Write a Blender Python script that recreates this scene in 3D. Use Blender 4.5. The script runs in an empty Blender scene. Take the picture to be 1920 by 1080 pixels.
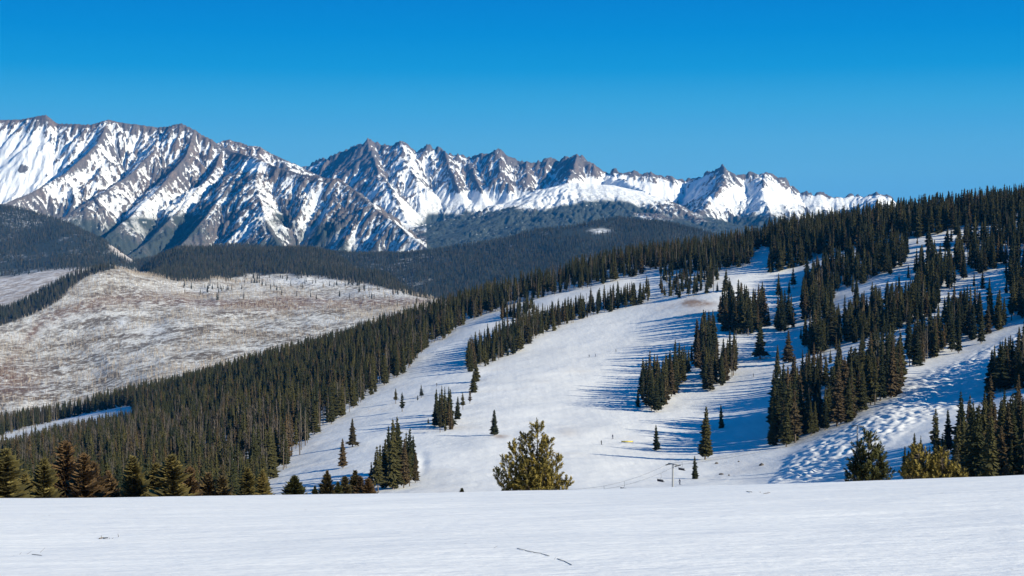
import bpy, bmesh, math, random
import numpy as np
from mathutils import Vector

# ------------------------------------------------------------------ camera, sky, sun
C = bpy.context.scene
COL = C.collection
F = 960.0 / math.tan(math.radians(20.0))          # focal length in photograph pixels
PITCH = math.atan(140.0 / F)
SP, CP = math.sin(PITCH), math.cos(PITCH)

cam_d = bpy.data.cameras.new('camera')
cam_d.sensor_width = 36.0
cam_d.lens = 18.0 / math.tan(math.radians(20.0))
cam_d.clip_start = 0.2
cam_d.clip_end = 60000.0
cam = bpy.data.objects.new('camera', cam_d)
COL.objects.link(cam)
cam.location = (0, 0, 0)
cam.rotation_euler = (math.pi / 2 - PITCH, 0, 0)
C.camera = cam

SUN_EL = math.radians(24.5)
SUN_AZ = math.radians(-28.0)                       # angle of the sun from +X (right), negative = behind the camera
sun_vec = Vector((math.cos(SUN_AZ) * math.cos(SUN_EL), math.sin(SUN_AZ) * math.cos(SUN_EL), math.sin(SUN_EL)))

W = bpy.data.worlds.new('World')
C.world = W
W.use_nodes = True
wt = W.node_tree
wt.nodes.clear()
sky = wt.nodes.new('ShaderNodeTexSky')
sky.sky_type = 'NISHITA'
sky.sun_disc = False
sky.sun_elevation = SUN_EL
sky.sun_rotation = math.pi / 2 - SUN_AZ
sky.altitude = 3400
sky.air_density = 1.0
sky.dust_density = 0.0
sky.ozone_density = 4.0
wtc = wt.nodes.new('ShaderNodeTexCoord')
wsep = wt.nodes.new('ShaderNodeSeparateXYZ')
wr = wt.nodes.new('ShaderNodeValToRGB')
wr.color_ramp.interpolation = 'B_SPLINE'
el = wr.color_ramp.elements
def lin(c):
    return tuple(((x / 255 + 0.055) / 1.055) ** 2.4 if x > 10 else x / 255 / 12.92 for x in c)
EXPO = 0.72
KX = 2 ** -EXPO
SKYROWS = [(0.0, (105, 178, 226)), (0.03, (108, 185, 222)), (0.050, (98, 183, 221)), (0.076, (68, 174, 220)), (0.10, (20, 156, 216)), (0.125, (0, 142, 212)), (0.15, (0, 130, 207)), (0.22, (0, 118, 200))]
def skc(c):
    return tuple(x * KX for x in lin(c)) + (1,)
el[0].position = 0.0
el[0].color = skc(SKYROWS[0][1])
el[1].position = 1.0
el[1].color = (0.0, 0.055, 0.195, 1)
for pos, c in SKYROWS[1:]:
    e = el.new(pos)
    e.color = skc(c)
e = el.new(0.45)
e.color = (0.0, 0.080, 0.24, 1)
wr.color_ramp.interpolation = 'LINEAR'
mixw = wt.nodes.new('ShaderNodeMix')
mixw.data_type = 'RGBA'
mixw.inputs[0].default_value = 0.995
skm = wt.nodes.new('ShaderNodeMix')
skm.data_type = 'RGBA'
skm.blend_type = 'MULTIPLY'
skm.inputs[0].default_value = 1.0
skm.inputs[7].default_value = (0.02, 0.06, 0.10, 1)
bg = wt.nodes.new('ShaderNodeBackground')
SKY_STRENGTH = 0.1
bg.inputs[1].default_value = SKY_STRENGTH
scl = wt.nodes.new('ShaderNodeMix')
scl.data_type = 'RGBA'
scl.blend_type = 'MULTIPLY'
scl.clamp_result = False
scl.inputs[0].default_value = 1.0
scl.inputs[7].default_value = (10, 10, 10, 1)
wo = wt.nodes.new('ShaderNodeOutputWorld')
wt.links.new(wtc.outputs['Generated'], wsep.inputs[0])
wt.links.new(wsep.outputs['Z'], wr.inputs[0])
wt.links.new(wr.outputs[0], scl.inputs[6])
wt.links.new(sky.outputs[0], mixw.inputs[6])
wt.links.new(scl.outputs[2], mixw.inputs[7])
wt.links.new(mixw.outputs[2], bg.inputs[0])
wt.links.new(bg.outputs[0], wo.inputs[0])

sun_d = bpy.data.lights.new('sun', 'SUN')
sun_d.energy = 5.0
sun_d.angle = math.radians(0.5)
sun_d.color = (1.0, 0.935, 0.74)
sun_o = bpy.data.objects.new('sun', sun_d)
COL.objects.link(sun_o)
sun_o.rotation_euler = (-sun_vec).to_track_quat('-Z', 'Y').to_euler()

C.view_settings.view_transform = 'Standard'
C.view_settings.look = 'None'
C.view_settings.gamma = 1.0
C.view_settings.exposure = EXPO
C.view_settings.use_curve_mapping = False
C.cycles.max_bounces = 5
C.cycles.diffuse_bounces = 1
C.cycles.volume_bounces = 0
C.cycles.transparent_max_bounces = 4

rnd = random.Random(7)
rng = np.random.default_rng(7)

# ------------------------------------------------------------------ helpers
def unproject(u, v, Y):
    a = (u - 960.0) / F
    b = (540.0 - v) / F
    dy = CP + b * SP
    dz = -SP + b * CP
    return a / dy * Y, Y, dz / dy * Y

def project(x, y, z):
    cf = y * CP - z * SP
    cu = y * SP + z * CP
    return 960.0 + F * x / cf, 540.0 - F * cu / cf

def _tps_k(r2):
    return 0.5 * r2 * np.log(r2 + 1e-12)

class Surf:
    """Smooth height z(x, y) through control points given as (u, v, distance)."""
    def __init__(self, cols, smooth=1e-4, ymin=100.0):
        P, G = [], []
        for u, rows in cols:
            for v, Y in rows:
                x, y, z = unproject(u, v, Y)
                P.append((x / y * 3.0, math.log(y)))
                G.append(z / y)
        P = np.array(P); G = np.array(G)
        n = len(P)
        d2 = ((P[:, None] - P[None]) ** 2).sum(-1)
        K = _tps_k(d2) + np.eye(n) * smooth
        Q = np.c_[np.ones(n), P]
        A = np.zeros((n + 3, n + 3))
        A[:n, :n] = K; A[:n, n:] = Q; A[n:, :n] = Q.T
        self.w = np.linalg.solve(A, np.r_[G, np.zeros(3)])
        self.P = P
        self.ymin = ymin
    def __call__(self, x, y):
        x = np.asarray(x, float); y = np.asarray(y, float)
        sh = x.shape
        x = x.ravel(); y = y.ravel()
        yy = np.maximum(y, self.ymin)
        a = np.clip(x / yy * 3.0, -2.2, 2.2); s = np.log(yy)
        g = self.w[-3] + self.w[-2] * a + self.w[-1] * s
        for i in range(len(self.P)):
            g = g + self.w[i] * _tps_k((a - self.P[i, 0]) ** 2 + (s - self.P[i, 1]) ** 2)
        return (g * yy).reshape(sh)

def _hash(ix, iy, seed):
    h = (ix.astype(np.int64) * 374761393 + iy.astype(np.int64) * 668265263 + seed * 1442695041) & 0xffffffff
    h = ((h ^ (h >> 13)) * 1274126177) & 0xffffffff
    h = (h ^ (h >> 16)) & 0xffffffff
    return h / 4294967296.0

def vnoise(x, y, seed=0):
    ix = np.floor(x); iy = np.floor(y)
    fx = x - ix; fy = y - iy
    fx = fx * fx * fx * (fx * (fx * 6 - 15) + 10); fy = fy * fy * fy * (fy * (fy * 6 - 15) + 10)
    a = _hash(ix, iy, seed); b = _hash(ix + 1, iy, seed); c = _hash(ix, iy + 1, seed); d = _hash(ix + 1, iy + 1, seed)
    return (a * (1 - fx) + b * fx) * (1 - fy) + (c * (1 - fx) + d * fx) * fy

def fbm(x, y, octs=5, seed=0, gain=0.5):
    s = 0.0; amp = 1.0; t = 0.0
    for i in range(octs):
        s = s + amp * (vnoise(x, y, seed + i) * 2 - 1)
        t += amp
        amp *= gain
        x = x * 2.03 + 17.1; y = y * 2.03 + 5.3
    return s / t

def mesh_from(name, verts, faces_flat, nper, mats=(), mat_idx=None, smooth=False):
    me = bpy.data.meshes.new(name)
    verts = np.asarray(verts, np.float32).reshape(-1, 3)
    faces_flat = np.asarray(faces_flat, np.int32).ravel()
    nf = len(faces_flat) // nper
    me.vertices.add(len(verts)); me.vertices.foreach_set('co', verts.ravel())
    me.loops.add(len(faces_flat)); me.loops.foreach_set('vertex_index', faces_flat)
    me.polygons.add(nf)
    me.polygons.foreach_set('loop_start', np.arange(nf, dtype=np.int32) * nper)
    if mat_idx is not None:
        me.polygons.foreach_set('material_index', np.asarray(mat_idx, np.int32))
    me.update(calc_edges=True)
    if smooth:
        me.polygons.foreach_set('use_smooth', np.ones(nf, bool))
    for m in mats:
        me.materials.append(m)
    return me

def polar_sheet(name, a0, a1, na, y0, y1, ny, func, mat, kind='structure', attrs=None, power=None):
    aa = np.linspace(a0, a1, na)
    ys = np.exp(np.linspace(math.log(y0), math.log(y1), ny))
    A, Y = np.meshgrid(aa, ys)
    X = A * Y
    Z = func(X, Y)
    if isinstance(Z, tuple):
        Z, attrs = Z
    V = np.stack([X, Y, Z], -1)
    i = np.arange(na - 1)[None, :] + np.arange(ny - 1)[:, None] * na
    Fc = np.stack([i, i + 1, i + 1 + na, i + na], -1)
    me = mesh_from(name, V, Fc, 4, [mat], smooth=True)
    if attrs:
        for k, arr in attrs.items():
            at = me.attributes.new(k, 'FLOAT', 'POINT')
            at.data.foreach_set('value', np.asarray(arr, np.float32).ravel())
    o = bpy.data.objects.new(name, me)
    COL.objects.link(o)
    if kind:
        o['kind'] = kind
    return o

# node helpers
def new_mat(name):
    m = bpy.data.materials.new(name)
    m.use_nodes = True
    nt = m.node_tree
    for n in list(nt.nodes):
        nt.nodes.remove(n)
    out = nt.nodes.new('ShaderNodeOutputMaterial')
    b = nt.nodes.new('ShaderNodeBsdfPrincipled')
    b.inputs['Roughness'].default_value = 0.9
    b.inputs['Specular IOR Level'].default_value = 0.15
    nt.links.new(b.outputs[0], out.inputs[0])
    return m, nt, b

def nd(nt, typ, **kw):
    n = nt.nodes.new(typ)
    for k, v in kw.items():
        setattr(n, k, v)
    return n

def mixc(nt, fac, a, b, blend='MIX'):
    n = nt.nodes.new('ShaderNodeMix'); n.data_type = 'RGBA'; n.blend_type = blend
    for sock, val in ((n.inputs[0], fac), (n.inputs[6], a), (n.inputs[7], b)):
        if isinstance(val, (int, float)):
            sock.default_value = val
        elif isinstance(val, tuple):
            sock.default_value = (*val, 1)
        else:
            nt.links.new(val, sock)
    return n.outputs[2]

def math_n(nt, op, a, b=0.0, c=0.0, clamp=False):
    n = nt.nodes.new('ShaderNodeMath'); n.operation = op; n.use_clamp = clamp
    for sock, val in zip(n.inputs, (a, b, c)):
        if isinstance(val, (int, float)):
            sock.default_value = val
        else:
            nt.links.new(val, sock)
    return n.outputs[0]

def smap(nt, val, lo, hi, to0=0.0, to1=1.0):
    n = nt.nodes.new('ShaderNodeMapRange'); n.interpolation_type = 'SMOOTHSTEP'
    nt.links.new(val, n.inputs[0])
    n.inputs[1].default_value = lo; n.inputs[2].default_value = hi
    n.inputs[3].default_value = to0; n.inputs[4].default_value = to1
    return n.outputs[0]

def pos_noise(nt, scale, detail=4, rough=0.55, stretch=(1, 1, 1), rot=(0, 0, 0), dist=0.0):
    g = nt.nodes.new('ShaderNodeNewGeometry')
    mp = nt.nodes.new('ShaderNodeMapping')
    mp.inputs['Scale'].default_value = tuple(scale * s for s in stretch)
    mp.inputs['Rotation'].default_value = rot
    nt.links.new(g.outputs['Position'], mp.inputs[0])
    n = nt.nodes.new('ShaderNodeTexNoise')
    n.inputs['Scale'].default_value = 1.0
    n.inputs['Detail'].default_value = detail
    n.inputs['Roughness'].default_value = rough
    n.inputs['Distortion'].default_value = dist
    nt.links.new(mp.outputs[0], n.inputs['Vector'])
    return n.outputs['Fac']

def attr(nt, name):
    n = nt.nodes.new('ShaderNodeAttribute'); n.attribute_name = name
    return n.outputs['Fac']

def bump(nt, b, h, strength, dist):
    n = nt.nodes.new('ShaderNodeBump')
    n.inputs['Strength'].default_value = strength
    n.inputs['Distance'].default_value = dist
    nt.links.new(h, n.inputs['Height'])
    nt.links.new(n.outputs[0], b.inputs['Normal'])
    return n

# ------------------------------------------------------------------ terrain shapes
ski_cols = [
 (-200, [(1010,350),(930,600),(870,900),(840,1300),(826,1500),(880,2000)]),
 (0,    [(990,350),(925,580),(865,850),(828,1200),(804,1480),(850,1900)]),
 (250,  [(990,350),(920,550),(850,800),(795,1120),(773,1250),(750,1430),(800,1850)]),
 (500,  [(985,350),(915,480),(860,600),(800,780),(730,1080),(686,1350),(750,1750)]),
 (750,  [(975,330),(905,440),(850,530),(780,680),(700,900),(650,1080),(615,1280),(690,1700)]),
 (1000, [(970,320),(905,430),(800,600),(700,800),(640,940),(600,1040),(566,1130),(536,1240),(610,1650)]),
 (1200, [(965,320),(900,430),(800,600),(700,780),(600,960),(555,1050),(520,1140),(492,1230),(570,1600)]),
 (1350, [(955,320),(890,440),(800,590),(700,740),(600,900),(545,1000),(510,1090),(474,1200),(550,1550)]),
 (1480, [(950,320),(890,420),(830,500),(750,620),(650,790),(560,950),(510,1040),(446,1180),(530,1500)]),
 (1640, [(940,300),(890,370),(800,480),(740,570),(650,720),(560,860),(480,1000),(430,1100),(510,1450)]),
 (1800, [(920,290),(880,345),(800,440),(740,540),(640,700),(560,810),(480,940),(413,1060),(490,1400)]),
 (1950, [(905,280),(870,330),(780,430),(700,540),(600,700),(510,840),(450,950),(396,1050),(470,1400)]),
 (2200, [(880,270),(820,350),(740,450),(640,600),(540,750),(450,900),(375,1020),(450,1350)]),
]
ski_base = Surf(ski_cols, 3e-4, 200.0)

def in_poly(u, v, poly):
    u = np.asarray(u, float); v = np.asarray(v, float)
    res = np.zeros(u.shape, bool)
    n = len(poly)
    for i in range(n):
        x1, y1 = poly[i]; x2, y2 = poly[(i + 1) % n]
        if y1 == y2:
            continue
        c = ((y1 > v) != (y2 > v)) & (u < (x2 - x1) * (v - y1) / (y2 - y1) + x1)
        res ^= c
    return res

def dist_poly(u, v, pts):
    d = np.full(np.shape(u), 1e9)
    for (x1, y1), (x2, y2) in zip(pts[:-1], pts[1:]):
        dx, dy = x2 - x1, y2 - y1
        t = np.clip(((u - x1) * dx + (v - y1) * dy) / (dx * dx + dy * dy + 1e-9), 0, 1)
        d = np.minimum(d, np.hypot(u - x1 - t * dx, v - y1 - t * dy))
    return d

def gauss(u, v, cu, cv, su, sv):
    return np.exp(-((u - cu) / su) ** 2 - ((v - cv) / sv) ** 2)

MOGUL = [(1440,905),(1480,850),(1545,810),(1640,765),(1700,715),(1740,690),(1800,665),(1870,635),(1930,600),(1990,590),(1990,640),(1900,680),(1830,760),(1720,800),(1640,860),(1600,905),(1560,920),(1440,920)]

def mogul_mask(u, v):
    return np.where(in_poly(u, v, MOGUL), np.clip(dist_poly(u, v, MOGUL + MOGUL[:1]) / 18.0, 0, 1), 0.0)

def ski_height(x, y, detail=True):
    z = ski_base(x, y)
    if not detail:
        return z
    u, v = project(x, y, z)
    z = z + 1.3 * fbm(x / 55, y / 55, 3, 3) + 0.18 * fbm(x / 9, y / 9, 3, 9)
    m = mogul_mask(u, v)
    if np.any(m > 0):
        wx = x + 1.6 * fbm(x / 9, y / 9, 2, 31); wy = y + 2.4 * fbm(x / 9, y / 9, 2, 37)
        q = np.zeros(np.shape(x))
        gx, gy = wx / 2.1, wy / 3.4
        cx, cy = np.floor(gx), np.floor(gy)
        for ox in (-1, 0, 1):
            for oy in (-1, 0, 1):
                rx = 0.5 + 0.8 * (_hash(cx + ox, cy + oy, 41) - 0.5); ry = 0.5 + 0.8 * (_hash(cx + ox, cy + oy, 42) - 0.5)
                q += (0.55 + 0.9 * _hash(cx + ox, cy + oy, 43)) * np.exp(-3.2 * ((gx - cx - ox - rx) ** 2 + (gy - cy - oy - ry) ** 2))
        z = z + m * (0.55 * q + 0.22 * fbm(x / 2.5, y / 2.5, 2, 40))
    # built-up snow lip and hollow beside the lower clump
    z = z - 0.5 * gauss(u, v, 793, 868, 10, 16)
    return z

def fg_height(x, y):
    yc = np.maximum(y, 8.0)
    z = -1.7 - 0.1425 * y - 0.00047 * np.maximum(y, 0) ** 2 + 0.0225 * x + 0.0226 * np.clip(x, -400, 400) ** 2 / np.maximum(yc, 40) * 0.999
    z = z + 0.07 * fbm(x / 11, y / 7, 3, 49) + 0.035 * fbm(x / 6, y / 3, 4, 50) + 0.012 * fbm(x / 1.2, y / 0.5, 3, 55)
    return z

aspen_cols = [
 (-300, [(900,1600),(800,2000),(710,2400),(650,2700),(625,2900),(720,3500)]),
 (0,    [(850,1700),(780,2000),(700,2350),(640,2650),(586,2950),(680,3500)]),
 (60,   [(640,2650),(560,3050)]),
 (110,  [(830,1700),(740,2150),(640,2650),(533,3180),(620,3700)]),
 (200,  [(820,1700),(730,2150),(620,2650),(540,3000),(504,3250),(575,3800)]),
 (300,  [(800,1700),(720,2100),(620,2600),(550,3000),(520,3400),(484,4300),(550,5000)]),
 (480,  [(770,1700),(700,2100),(620,2600),(550,3100),(515,3600),(476,4400),(540,5200)]),
 (650,  [(740,1700),(660,2200),(590,2700),(545,3200),(512,3800),(492,4300),(560,5000)]),
 (740,  [(720,1700),(640,2250),(580,2750),(550,3100),(528,3500),(600,4200)]),
 (810,  [(720,1700),(640,2200),(590,2600),(566,2950),(640,3600)]),
 (1000, [(740,1700),(680,2200),(660,2600),(660,2950),(740,3600)]),
 (1400, [(800,1700),(780,2200),(770,2900),(800,3600)]),
]
aspen_base = Surf(aspen_cols, 1e-4, 1400.0)
def aspen_height(x, y):
    z = aspen_base(x, y)
    return z + 10 * fbm(x / 260, y / 260, 4, 71) + 5 * (1 - np.abs(fbm(x / 120 + y / 400, y / 700, 3, 75)) * 2)

dark_cols = [
 (-100, [(640,4300),(560,5000),(520,5600),(560,6300)]),
 (250,  [(600,4300),(530,5000),(492,5600),(530,6300)]),
 (400,  [(590,4300),(510,5000),(467,5700),(520,6400)]),
 (480,  [(590,4300),(505,5000),(463,5700),(520,6400)]),
 (640,  [(590,4300),(520,5000),(479,5600),(530,6300)]),
 (720,  [(600,4000),(530,4800),(477,5600),(530,6300)]),
 (850,  [(610,3900),(530,4700),(468,5600),(530,6300)]),
 (1000, [(620,3800),(530,4500),(470,5100),(437,5600),(500,6300)]),
 (1150, [(620,3700),(530,4400),(460,5000),(412,5600),(480,6300)]),
 (1250, [(620,3700),(530,4400),(460,5000),(419,5600),(480,6300)]),
 (1330, [(620,3700),(530,4400),(470,5000),(440,5500),(500,6300)]),
 (1450, [(620,3700),(540,4400),(490,5000),(464,5400),(530,6300)]),
 (2100, [(620,3700),(560,4400),(530,5000),(510,5400),(560,6300)]),
]
dark_base = Surf(dark_cols, 1e-4, 3400.0)
def dark_height(x, y):
    return dark_base(x, y) + 16 * fbm(x / 420, y / 420, 4, 91) + 6 * fbm(x / 90, y / 140, 3, 95)

leftfar_cols = [
 (-300, [(640,3600),(560,4400),(500,5200),(430,6000),(372,6600),(450,7300)]),
 (0,    [(640,3600),(570,4200),(510,5000),(440,5800),(384,6500),(450,7200)]),
 (60,   [(630,3600),(560,4200),(500,5000),(440,5800),(400,6400),(470,7200)]),
 (130,  [(620,3600),(550,4200),(490,5000),(450,5600),(421,6200),(490,7000)]),
 (180,  [(620,3600),(540,4200),(490,5000),(446,6000),(520,6800)]),
 (215,  [(620,3600),(550,4200),(500,5000),(465,5800),(530,6600)]),
 (255,  [(630,3600),(570,4200),(520,5000),(492,5600),(550,6400)]),
 (320,  [(660,3600),(600,4200),(560,5000),(540,5500),(600,6400)]),
]
leftfar_base = Surf(leftfar_cols, 1e-4, 3300.0)
def leftfar_height(x, y):
    return leftfar_base(x, y) + 14 * fbm(x / 400, y / 400, 4, 111)

# ---- rocky range: ridges as 3-D polylines, gullies carved along the fall line
RIDGES = [
 # (k, points (u, v, distance))
 (0.85, [(-500,250,10500),(-250,225,10000),(-60,240,9800),(0,223,9700),(40,223,9700),(60,220,9650),(85,214,9600),(108,231,9600),(170,233,9500),(205,224,9500),(240,230,9500),(300,238,9500),(340,231,9400),(365,245,9350),(400,262,9300),(418,276,9300),(440,284,9200),(470,292,8900),(490,301,8600)]),
 (0.78, [(490,301,8600),(520,312,8400),(560,326,8300),(590,330,8200),(635,334,8100),(660,352,8000),(690,378,7800),(740,418,7500),(800,466,7200),(850,500,6900)]),
 (0.70, [(490,301,8600),(478,330,8300),(486,370,8000),(500,420,7600),(530,470,7200)]),
 (0.75, [(300,238,9500),(290,280,9200),(240,330,8900),(180,370,8500),(110,410,8200)]),
 (0.75, [(365,245,9350),(350,290,9100),(300,350,8700),(240,410,8200),(190,450,7800)]),
 (0.75, [(418,276,9300),(400,320,8900),(340,390,8400),(280,450,7900),(240,480,7600)]),
 (0.75, [(470,292,8900),(440,335,8500),(390,400,8000),(340,460,7600)]),
 (0.75, [(205,224,9500),(180,270,9200),(120,325,8900),(50,365,8600),(-20,390,8300)]),
 (0.62, [(418,262,9900),(432,261,9900),(452,267,9900),(470,273,9850),(488,275,9800),(505,285,9800),(540,302,9700),(580,320,9700),(640,350,9600)]),
 # centre range
 (0.80, [(560,316,12400),(600,299,12300),(640,284,12200),(672,268,12100),(688,263,12000),(715,268,12000),(735,268,11950),(750,264,11900),(765,276,11900),(782,283,11900),(800,272,11850),(815,277,11850),(832,281,11800),(848,290,11800),(860,287,11800),(880,293,11800),(905,291,11700),(922,284,11700),(936,278,11650),(952,289,11650),(972,300,11650),(1000,304,11600),(1015,300,11600),(1032,296,11600),(1048,302,11600),(1066,294,11500),(1083,290,11450),(1104,302,11400),(1120,312,11400),(1142,324,11400),(1165,319,11300),(1192,323,11300),(1215,320,11300),(1250,327,11300),(1285,335,11300),(1320,328,11250),(1338,322,11150),(1356,312,11100),(1372,318,11100),(1392,328,11100),(1410,323,11100),(1432,322,11100),(1458,329,11100),(1480,341,11100),(1502,359,11050),(1530,363,11000),(1560,366,11000),(1600,367,11000),(1650,363,10900),(1672,374,10900),(1690,392,10900),(1760,420,10900),(1990,460,10900)]),
 (0.75, [(688,263,12000),(705,310,11500),(735,360,11000),(760,410,10500),(770,440,10200)]),
 (0.80, [(750,264,11900),(765,310,11500),(790,350,11200)]),
 (0.80, [(832,281,11800),(845,320,11400),(860,360,11150)]),
 (0.80, [(880,293,11800),(890,330,11400),(905,365,11100)]),
 (0.80, [(936,278,11650),(945,320,11350),(960,360,11050)]),
 (0.80, [(985,303,11600),(990,335,11300),(1000,362,11050)]),
 (0.90, [(1083,290,11450),(1075,320,11100),(1062,344,10600)]),
 (0.34, [(1250,378,9900),(1200,358,9900),(1150,347,9900),(1110,343,9900),(1062,343,9900),(1020,366,9700),(960,392,9400),(900,420,9200),(850,445,8900),(800,470,8600)]),
 (0.38, [(1250,378,9900),(1290,398,9800),(1330,418,9600),(1400,440,9300),(1500,460,9000)]),
 (0.60, [(1142,324,11400),(1180,345,10800),(1230,368,10200),(1250,378,9900)]),
 (0.75, [(1356,312,11100),(1362,335,10800),(1340,365,10500),(1318,392,10200),(1300,408,10000)]),
 (0.60, [(1432,322,11100),(1430,355,10700),(1440,390,10300),(1450,420,9900)]),
 (0.60, [(1650,363,10900),(1640,390,10500),(1620,420,10100)]),
 (0.70, [(1640,400,16500),(1690,388,16500),(1712,380,16500),(1740,383,16500),(1765,385,16500),(1800,382,16500),(1822,372,16500),(1842,362,16500),(1862,372,16500),(1890,380,16500),(1940,382,16500),(2200,378,16500)]),
]

def mountain_height(X, Y):
    wx = X + 55 * fbm(X / 500, Y / 500, 3, 201); wy = Y + 55 * fbm(X / 500, Y / 500, 3, 207)
    H = np.full(X.shape, -1e9)
    near = np.full(X.shape, 1e9)
    for k, pts in RIDGES:
        crest = len(pts) > 7
        P = [unproject(*p) for p in pts]
        best = np.full(X.shape, -1e9)
        for (x1, y1, z1), (x2, y2, z2) in zip(P[:-1], P[1:]):
            dx, dy = x2 - x1, y2 - y1
            L = dx * dx + dy * dy
            t0 = np.clip(((X - x1) * dx + (Y - y1) * dy) / L, 0, 1)
            d0 = np.hypot(X - x1 - t0 * dx, Y - y1 - t0 * dy)
            t = np.clip(((wx - x1) * dx + (wy - y1) * dy) / L, 0, 1)
            d1 = np.hypot(wx - x1 - t * dx, wy - y1 - t * dy)
            m = np.clip(d0 / (160.0 if crest else 45.0), 0, 1)
            d = d0 * (1 - m) + d1 * m
            tt = t0 * (1 - m) + t * m
            h = z1 + (z2 - z1) * tt - (k * 1.15 * d - k * 0.65 * np.maximum(d - 420, 0) * (1 - np.exp(-np.maximum(d - 420, 0) / 500)))
            best = np.maximum(best, h)
            near = np.minimum(near, d0)
        s = 26.0
        mx = np.maximum(H, best); df = np.abs(H - best)
        H = mx + s * 0.25 * np.maximum(1 - df / s, 0) ** 2
    floor = -330.0 + 0.028 * (Y - 7000)
    df = np.abs(H - floor); H = np.maximum(H, floor) + 20 * np.maximum(1 - df / 80, 0) ** 2
    # gullies
    A = X / Y
    amp_fade = np.clip(near / 120.0, 0.0, 1.0)
    u0, v0 = project(X, Y, H)
    calm = gauss(u0, v0, 1130, 352, 90, 16) + gauss(u0, v0, 1210, 368, 70, 16) + gauss(u0, v0, 30, 310, 90, 70) * 0.7 + gauss(u0, v0, 1400, 370, 90, 24) * 0.75 + gauss(u0, v0, 1570, 378, 90, 14) * 0.7 + gauss(u0, v0, 900, 378, 110, 14) + gauss(u0, v0, 770, 415, 22, 16)
    calm = 1 - 0.8 * np.clip(calm, 0, 1)
    for lam, amp, seed in ((640, 0.06, 1), (300, 0.08, 2), (150, 0.10, 3), (76, 0.13, 4), (40, 0.15, 5)):
        za = np.gradient(H, axis=1) / np.gradient(A, axis=1)
        zY = np.gradient(H, axis=0) / np.gradient(Y, axis=0)
        zx = za / Y
        zy = zY - A * zx
        g = np.hypot(zx, zy) + 1e-6
        sx, sy = -zy / g, zx / g
        px, py = X / lam, Y / lam
        cx, cy = np.floor(px), np.floor(py)
        num = np.zeros_like(X); den = np.full_like(X, 1e-6)
        for ox in (-1, 0, 1):
            for oy in (-1, 0, 1):
                rx = _hash(cx + ox, cy + oy, 300 + seed); ry = _hash(cx + ox, cy + oy, 400 + seed)
                vx = px - (cx + ox + rx); vy = py - (cy + oy + ry)
                w = np.exp(-(vx * vx + vy * vy) * 3.0)
                ph = (vx * sx + vy * sy) * 6.283 * 1.15
                num += w * np.cos(ph); den += w
        gul = num / den
        gul = np.sign(gul) * np.abs(gul) ** 0.8
        fade = np.clip(near / (lam * 0.45), 0.12, 1.0)
        H = H + gul * lam * amp * np.clip(g * 1.8, 0, 1.1) * fade * calm
    H = H + 22 * fbm(X / 130, Y / 130, 5, 332, 0.6) * np.clip(near / 100, 0.1, 1) * calm + 9 * fbm(X / 60, Y / 60, 4, 330) * np.clip(near / 30, 0.35, 1)
    H = H + 48 * np.maximum(0, 1 - near / 70) ** 2 * fbm(X / 55, Y / 160, 3, 335, 0.7) * (Y > 10200) * (Y < 14000)
    za = np.gradient(H, axis=1) / np.gradient(A, axis=1)
    zY = np.gradient(H, axis=0) / np.gradient(Y, axis=0)
    zx = za / Y
    zy = zY - A * zx
    slope = np.hypot(zx, zy)
    # concavity: smoothed height minus height
    sm = H.copy()
    for _ in range(6):
        sm[1:-1] = (sm[:-2] + sm[2:] + 2 * sm[1:-1]) / 4
        sm[:, 1:-1] = (sm[:, :-2] + sm[:, 2:] + 2 * sm[:, 1:-1]) / 4
    conc = (sm - H)
    u, v = project(X, Y, H)
    n1 = fbm(X / 220, Y / 220, 4, 350)
    n0 = fbm(X / 700, Y / 700, 3, 352)
    rock = 0.30 + (slope - 0.85) * 0.50 - conc * 0.07 + n1 * 0.7 + n0 * 0.8
    # bare wind-scoured crests, and the big left snowfield / cirque snow bowls
    rock = rock + 0.50 * np.exp(-near / 60.0)
    for cu, cv, su, sv, s in ((30,300,80,80,-1.2),(880,378,110,22,-1.4),(1010,372,60,16,-1.4),(1130,350,80,16,-1.8),(1200,365,70,14,-1.8),(770,415,22,16,-1.8),(290,385,60,40,-0.5),(350,290,60,40,-0.3),(740,350,60,50,-0.4),(200,285,110,40,-0.55),(560,370,60,40,-0.3),(880,320,120,24,-0.25),
                              (1400,372,110,30,-1.0),(1560,380,120,16,-0.8),(478,312,22,12,-1.2),(40,316,14,12,2.0),
                              (450,285,70,18,0.35),(640,360,60,30,0.30),(640,300,50,26,0.45),(690,300,40,30,0.25),(1080,310,50,14,0.5),(950,320,220,26,0.12)):
        rock = rock + s * gauss(u, v, cu, cv, su, sv)
    # timber on the lower flanks
    n2 = fbm(X / 300, Y / 300, 4, 360)
    tl = np.interp(u, [-200, 0, 200, 400, 480, 600, 740, 800, 850, 1000, 1060, 1200, 1300, 1340, 1450, 1650, 2000],
                      [415, 412, 408, 400, 390, 410, 440, 402, 392, 385, 372, 388, 412, 408, 402, 408, 425])
    tim = np.clip((v - tl) / 18.0 + n2 * 1.5 + 0.1, 0, 1)
    tim = np.where(u < 800, tim * np.clip(0.62 + n2 * 1.3 + 0.5 * fbm(X / 90, Y / 90, 3, 365), 0, 1), tim)
    spk = np.clip((v - tl + 45) / 90.0, 0, 1) * np.clip(0.8 + n2 * 1.2, 0.2, 1)
    rock = rock + 1.2 * (Y > 14200)
    far = np.clip((Y - 14000) / 500, 0, 1)
    return H, {'rock': rock, 'timber': tim * (1 - far), 'speckle': spk * (1 - far)}

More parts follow.
